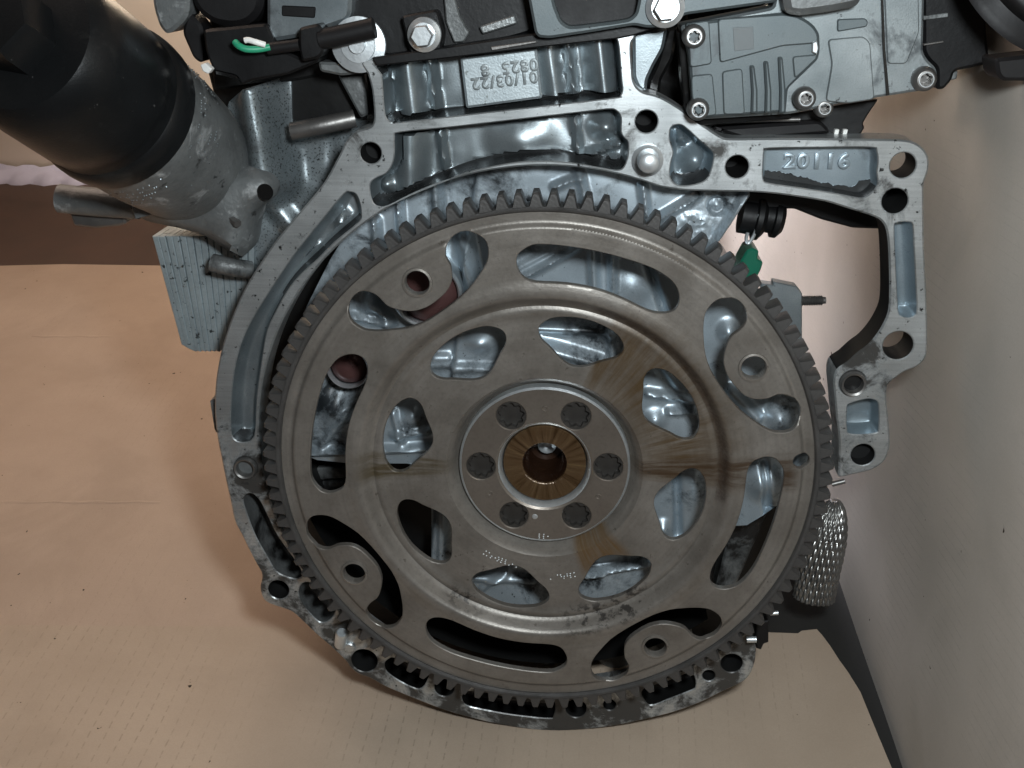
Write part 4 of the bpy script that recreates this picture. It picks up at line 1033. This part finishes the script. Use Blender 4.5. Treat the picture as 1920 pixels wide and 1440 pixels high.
# seen through the starter opening
blockpx('loom_duct', [(1395, 358), (1490, 362), (1560, 375), (1640, 400), (1660, 430), (1600, 428), (1540, 412), (1490, 392), (1470, 392), (1400, 392)], .48, .2, M['black'], ENG, .01, .008)
for x, Yd, r in ((1428, .5, 38), (1462, .52, 34)):
    c = at(x - 40, 404, Yd); d = at(x + 6, 412, Yd) - c
    lathe([(upx(r, Yd) * .8, 0), (upx(r, Yd) * .8, d.length * .55), (upx(r, Yd), d.length * .6), (upx(r, Yd), d.length * .8), (upx(r, Yd) * .7, d.length)], c, 28, axis=d).build('pipe_coupling', M['black'], ENG, 35)
P_ = [at(1424, 402, .44), at(1418, 430, .44), at(1410, 448, .44), at(1403, 456, .44), at(1399, 448, .44), at(1402, 436, .44)]
tube(P_, upx(3.2, .44), 8, 5).build('spring_clip', M['bright'], ENG)
GP = blockpx('green_plug', [(1388, 492), (1400, 470), (1411, 465), (1423, 471), (1420, 486), (1431, 492), (1426, 508), (1418, 522), (1404, 526), (1380, 512)], .40, .12, M['green'], None, .006, .006)
tag(GP, 'small green plastic plug behind the toothed rim by the starter opening', 'plug')
MB = blockpx('mount_plate', [(1428, 532), (1450, 535), (1450, 528), (1493, 537), (1504, 550), (1504, 640), (1480, 660), (1430, 590)], .40, .05, M['cast'], ENG, .004, .004)
c = at(1500, 564, .42); d = at(1548, 563, .42) - c
pr = []
for k in range(26): pr.append((upx(9.5 if k % 2 else 7.2, .42), d.length * k / 30))
pr += [(upx(6.5, .42), d.length * .90), (upx(6, .42), d.length), (0, d.length)]
lathe(pr, c, 16, axis=d).build('threaded_stud', M['steel'], MB, 30)
# bits at the lower right rim
LB = blockpx('rim_bracket', [(1418, 1168), (1441, 1164), (1441, 1205), (1432, 1208), (1427, 1219), (1418, 1216)], .16, .1, M['rubber'], ENG, .004, .004)
pipe('rim_bolt', [(1400, 1199, .10), (1418, 1199, .10)], 6, M['bright'], LB, 10)
pipe('rim_bolt', [(1444, 1150, .10), (1459, 1149, .10)], 4, M['bright'], ENG, 10)
pipe('rim_pin', [(1560, 908, .2), (1584, 902, .2)], 5, M['steel'], ENG, 10)
blockpx('edge_lug', [(393, 752), (404, 748), (406, 812), (402, 806)], .2, .05, M['cast_oily'], ENG, .004, .003)

# --- corrugated intake hose at the top right and its black elbow
EL = blockpx('intake_elbow', [(1730, -60), (1850, -60), (1850, 60), (1856, 112), (1846, 122), (1790, 134), (1786, 150), (1770, 168), (1756, 168), (1756, 128), (1740, 113), (1731, 98)], .18, .3, M['black'], ENG, .012, .01)
blockpx('elbow_rib', [(1732, 30), (1778, 24), (1778, 32), (1732, 38)], .17, .03, M['cast_grey'], EL, .003, .002)
blockpx('elbow_rib', [(1732, 82), (1770, 76), (1770, 80), (1732, 86)], .17, .03, M['steel'], EL, .003, .002)
blockpx('elbow_clip', [(1780, 136), (1797, 133), (1794, 148), (1784, 150), (1776, 150)], .2, .05, M['cast_grey'], EL, .004, .003)
HS = thing('corrugated_hose', 'thick black corrugated rubber intake hose at the upper right corner', 'hose', tuple(at(1880, 60, 0)))
c0 = at(1918, -22, .02); dv = (-CF * .86 + CR * .34 + CU * .36).normalized()
pr = []; rb = upx(140, -.1)
for k in range(64):
    pr.append((rb * (.84 + .15 * (.5 + .5 * cos(k * 2 * pi / 8)) ** .7), k * .012))
lathe([(rb * .7, -.01)] + pr, c0, 72, axis=dv).build('hose_wall', M['rubber'], HS, 50)
blockpx('hose_end', [(1866, 110), (1960, 100), (1960, 152), (1880, 152), (1870, 140)], -.14, .12, M['rubber'], HS, .012, .01)

# --- braided flexible pipe standing by the cardboard on the right
BH = thing('braided_pipe', 'silver wire braided flexible pipe standing behind the toothed rim on the right', 'pipe', tuple(at(1530, 1128, .55)))
ptop, pbot = at(1548, 936, .62), at(1526, 1121, .55)
ax = (ptop - pbot); L0 = ax.length; axn = ax.normalized(); u = Vector((1, 0, 0)); u = (u - axn * u.dot(axn)).normalized(); w = axn.cross(u)
rB = upx(37, .58, 1540, 1050)
g = Geo(); rs = []; nth, nh = 216, 130
for j in range(nh + 1):
    v = j / nh; row = []
    for i in range(nth):
        t = 2 * pi * i / nth
        a, b_ = t * 11 + v * 19, t * 11 - v * 19
        d = abs(sin(a)) * abs(sin(b_))
        r = rB * (1.0 + .08 * sin(v * 3.1)) * math.sqrt(max(.02, 1 - max(0, (v - .45) / .56) ** 2.2)) * (.93 + .13 * d ** .6)
        row.append(pbot + axn * (L0 * v) + u * (.04 * v * v) + (u * cos(t) + w * sin(t)) * r)
    rs.append(row)
g.rings(rs, cap0=True, cap1=True).build('braid', M['braid'], BH, 80)

# ------------------------------------------------------------------ lean the whole set-up back and bring it to metres
for o in list(SC.objects):
    if o.parent is None and o.type in ('MESH', 'EMPTY'):
        o.matrix_world = WORLD @ o.matrix_basis
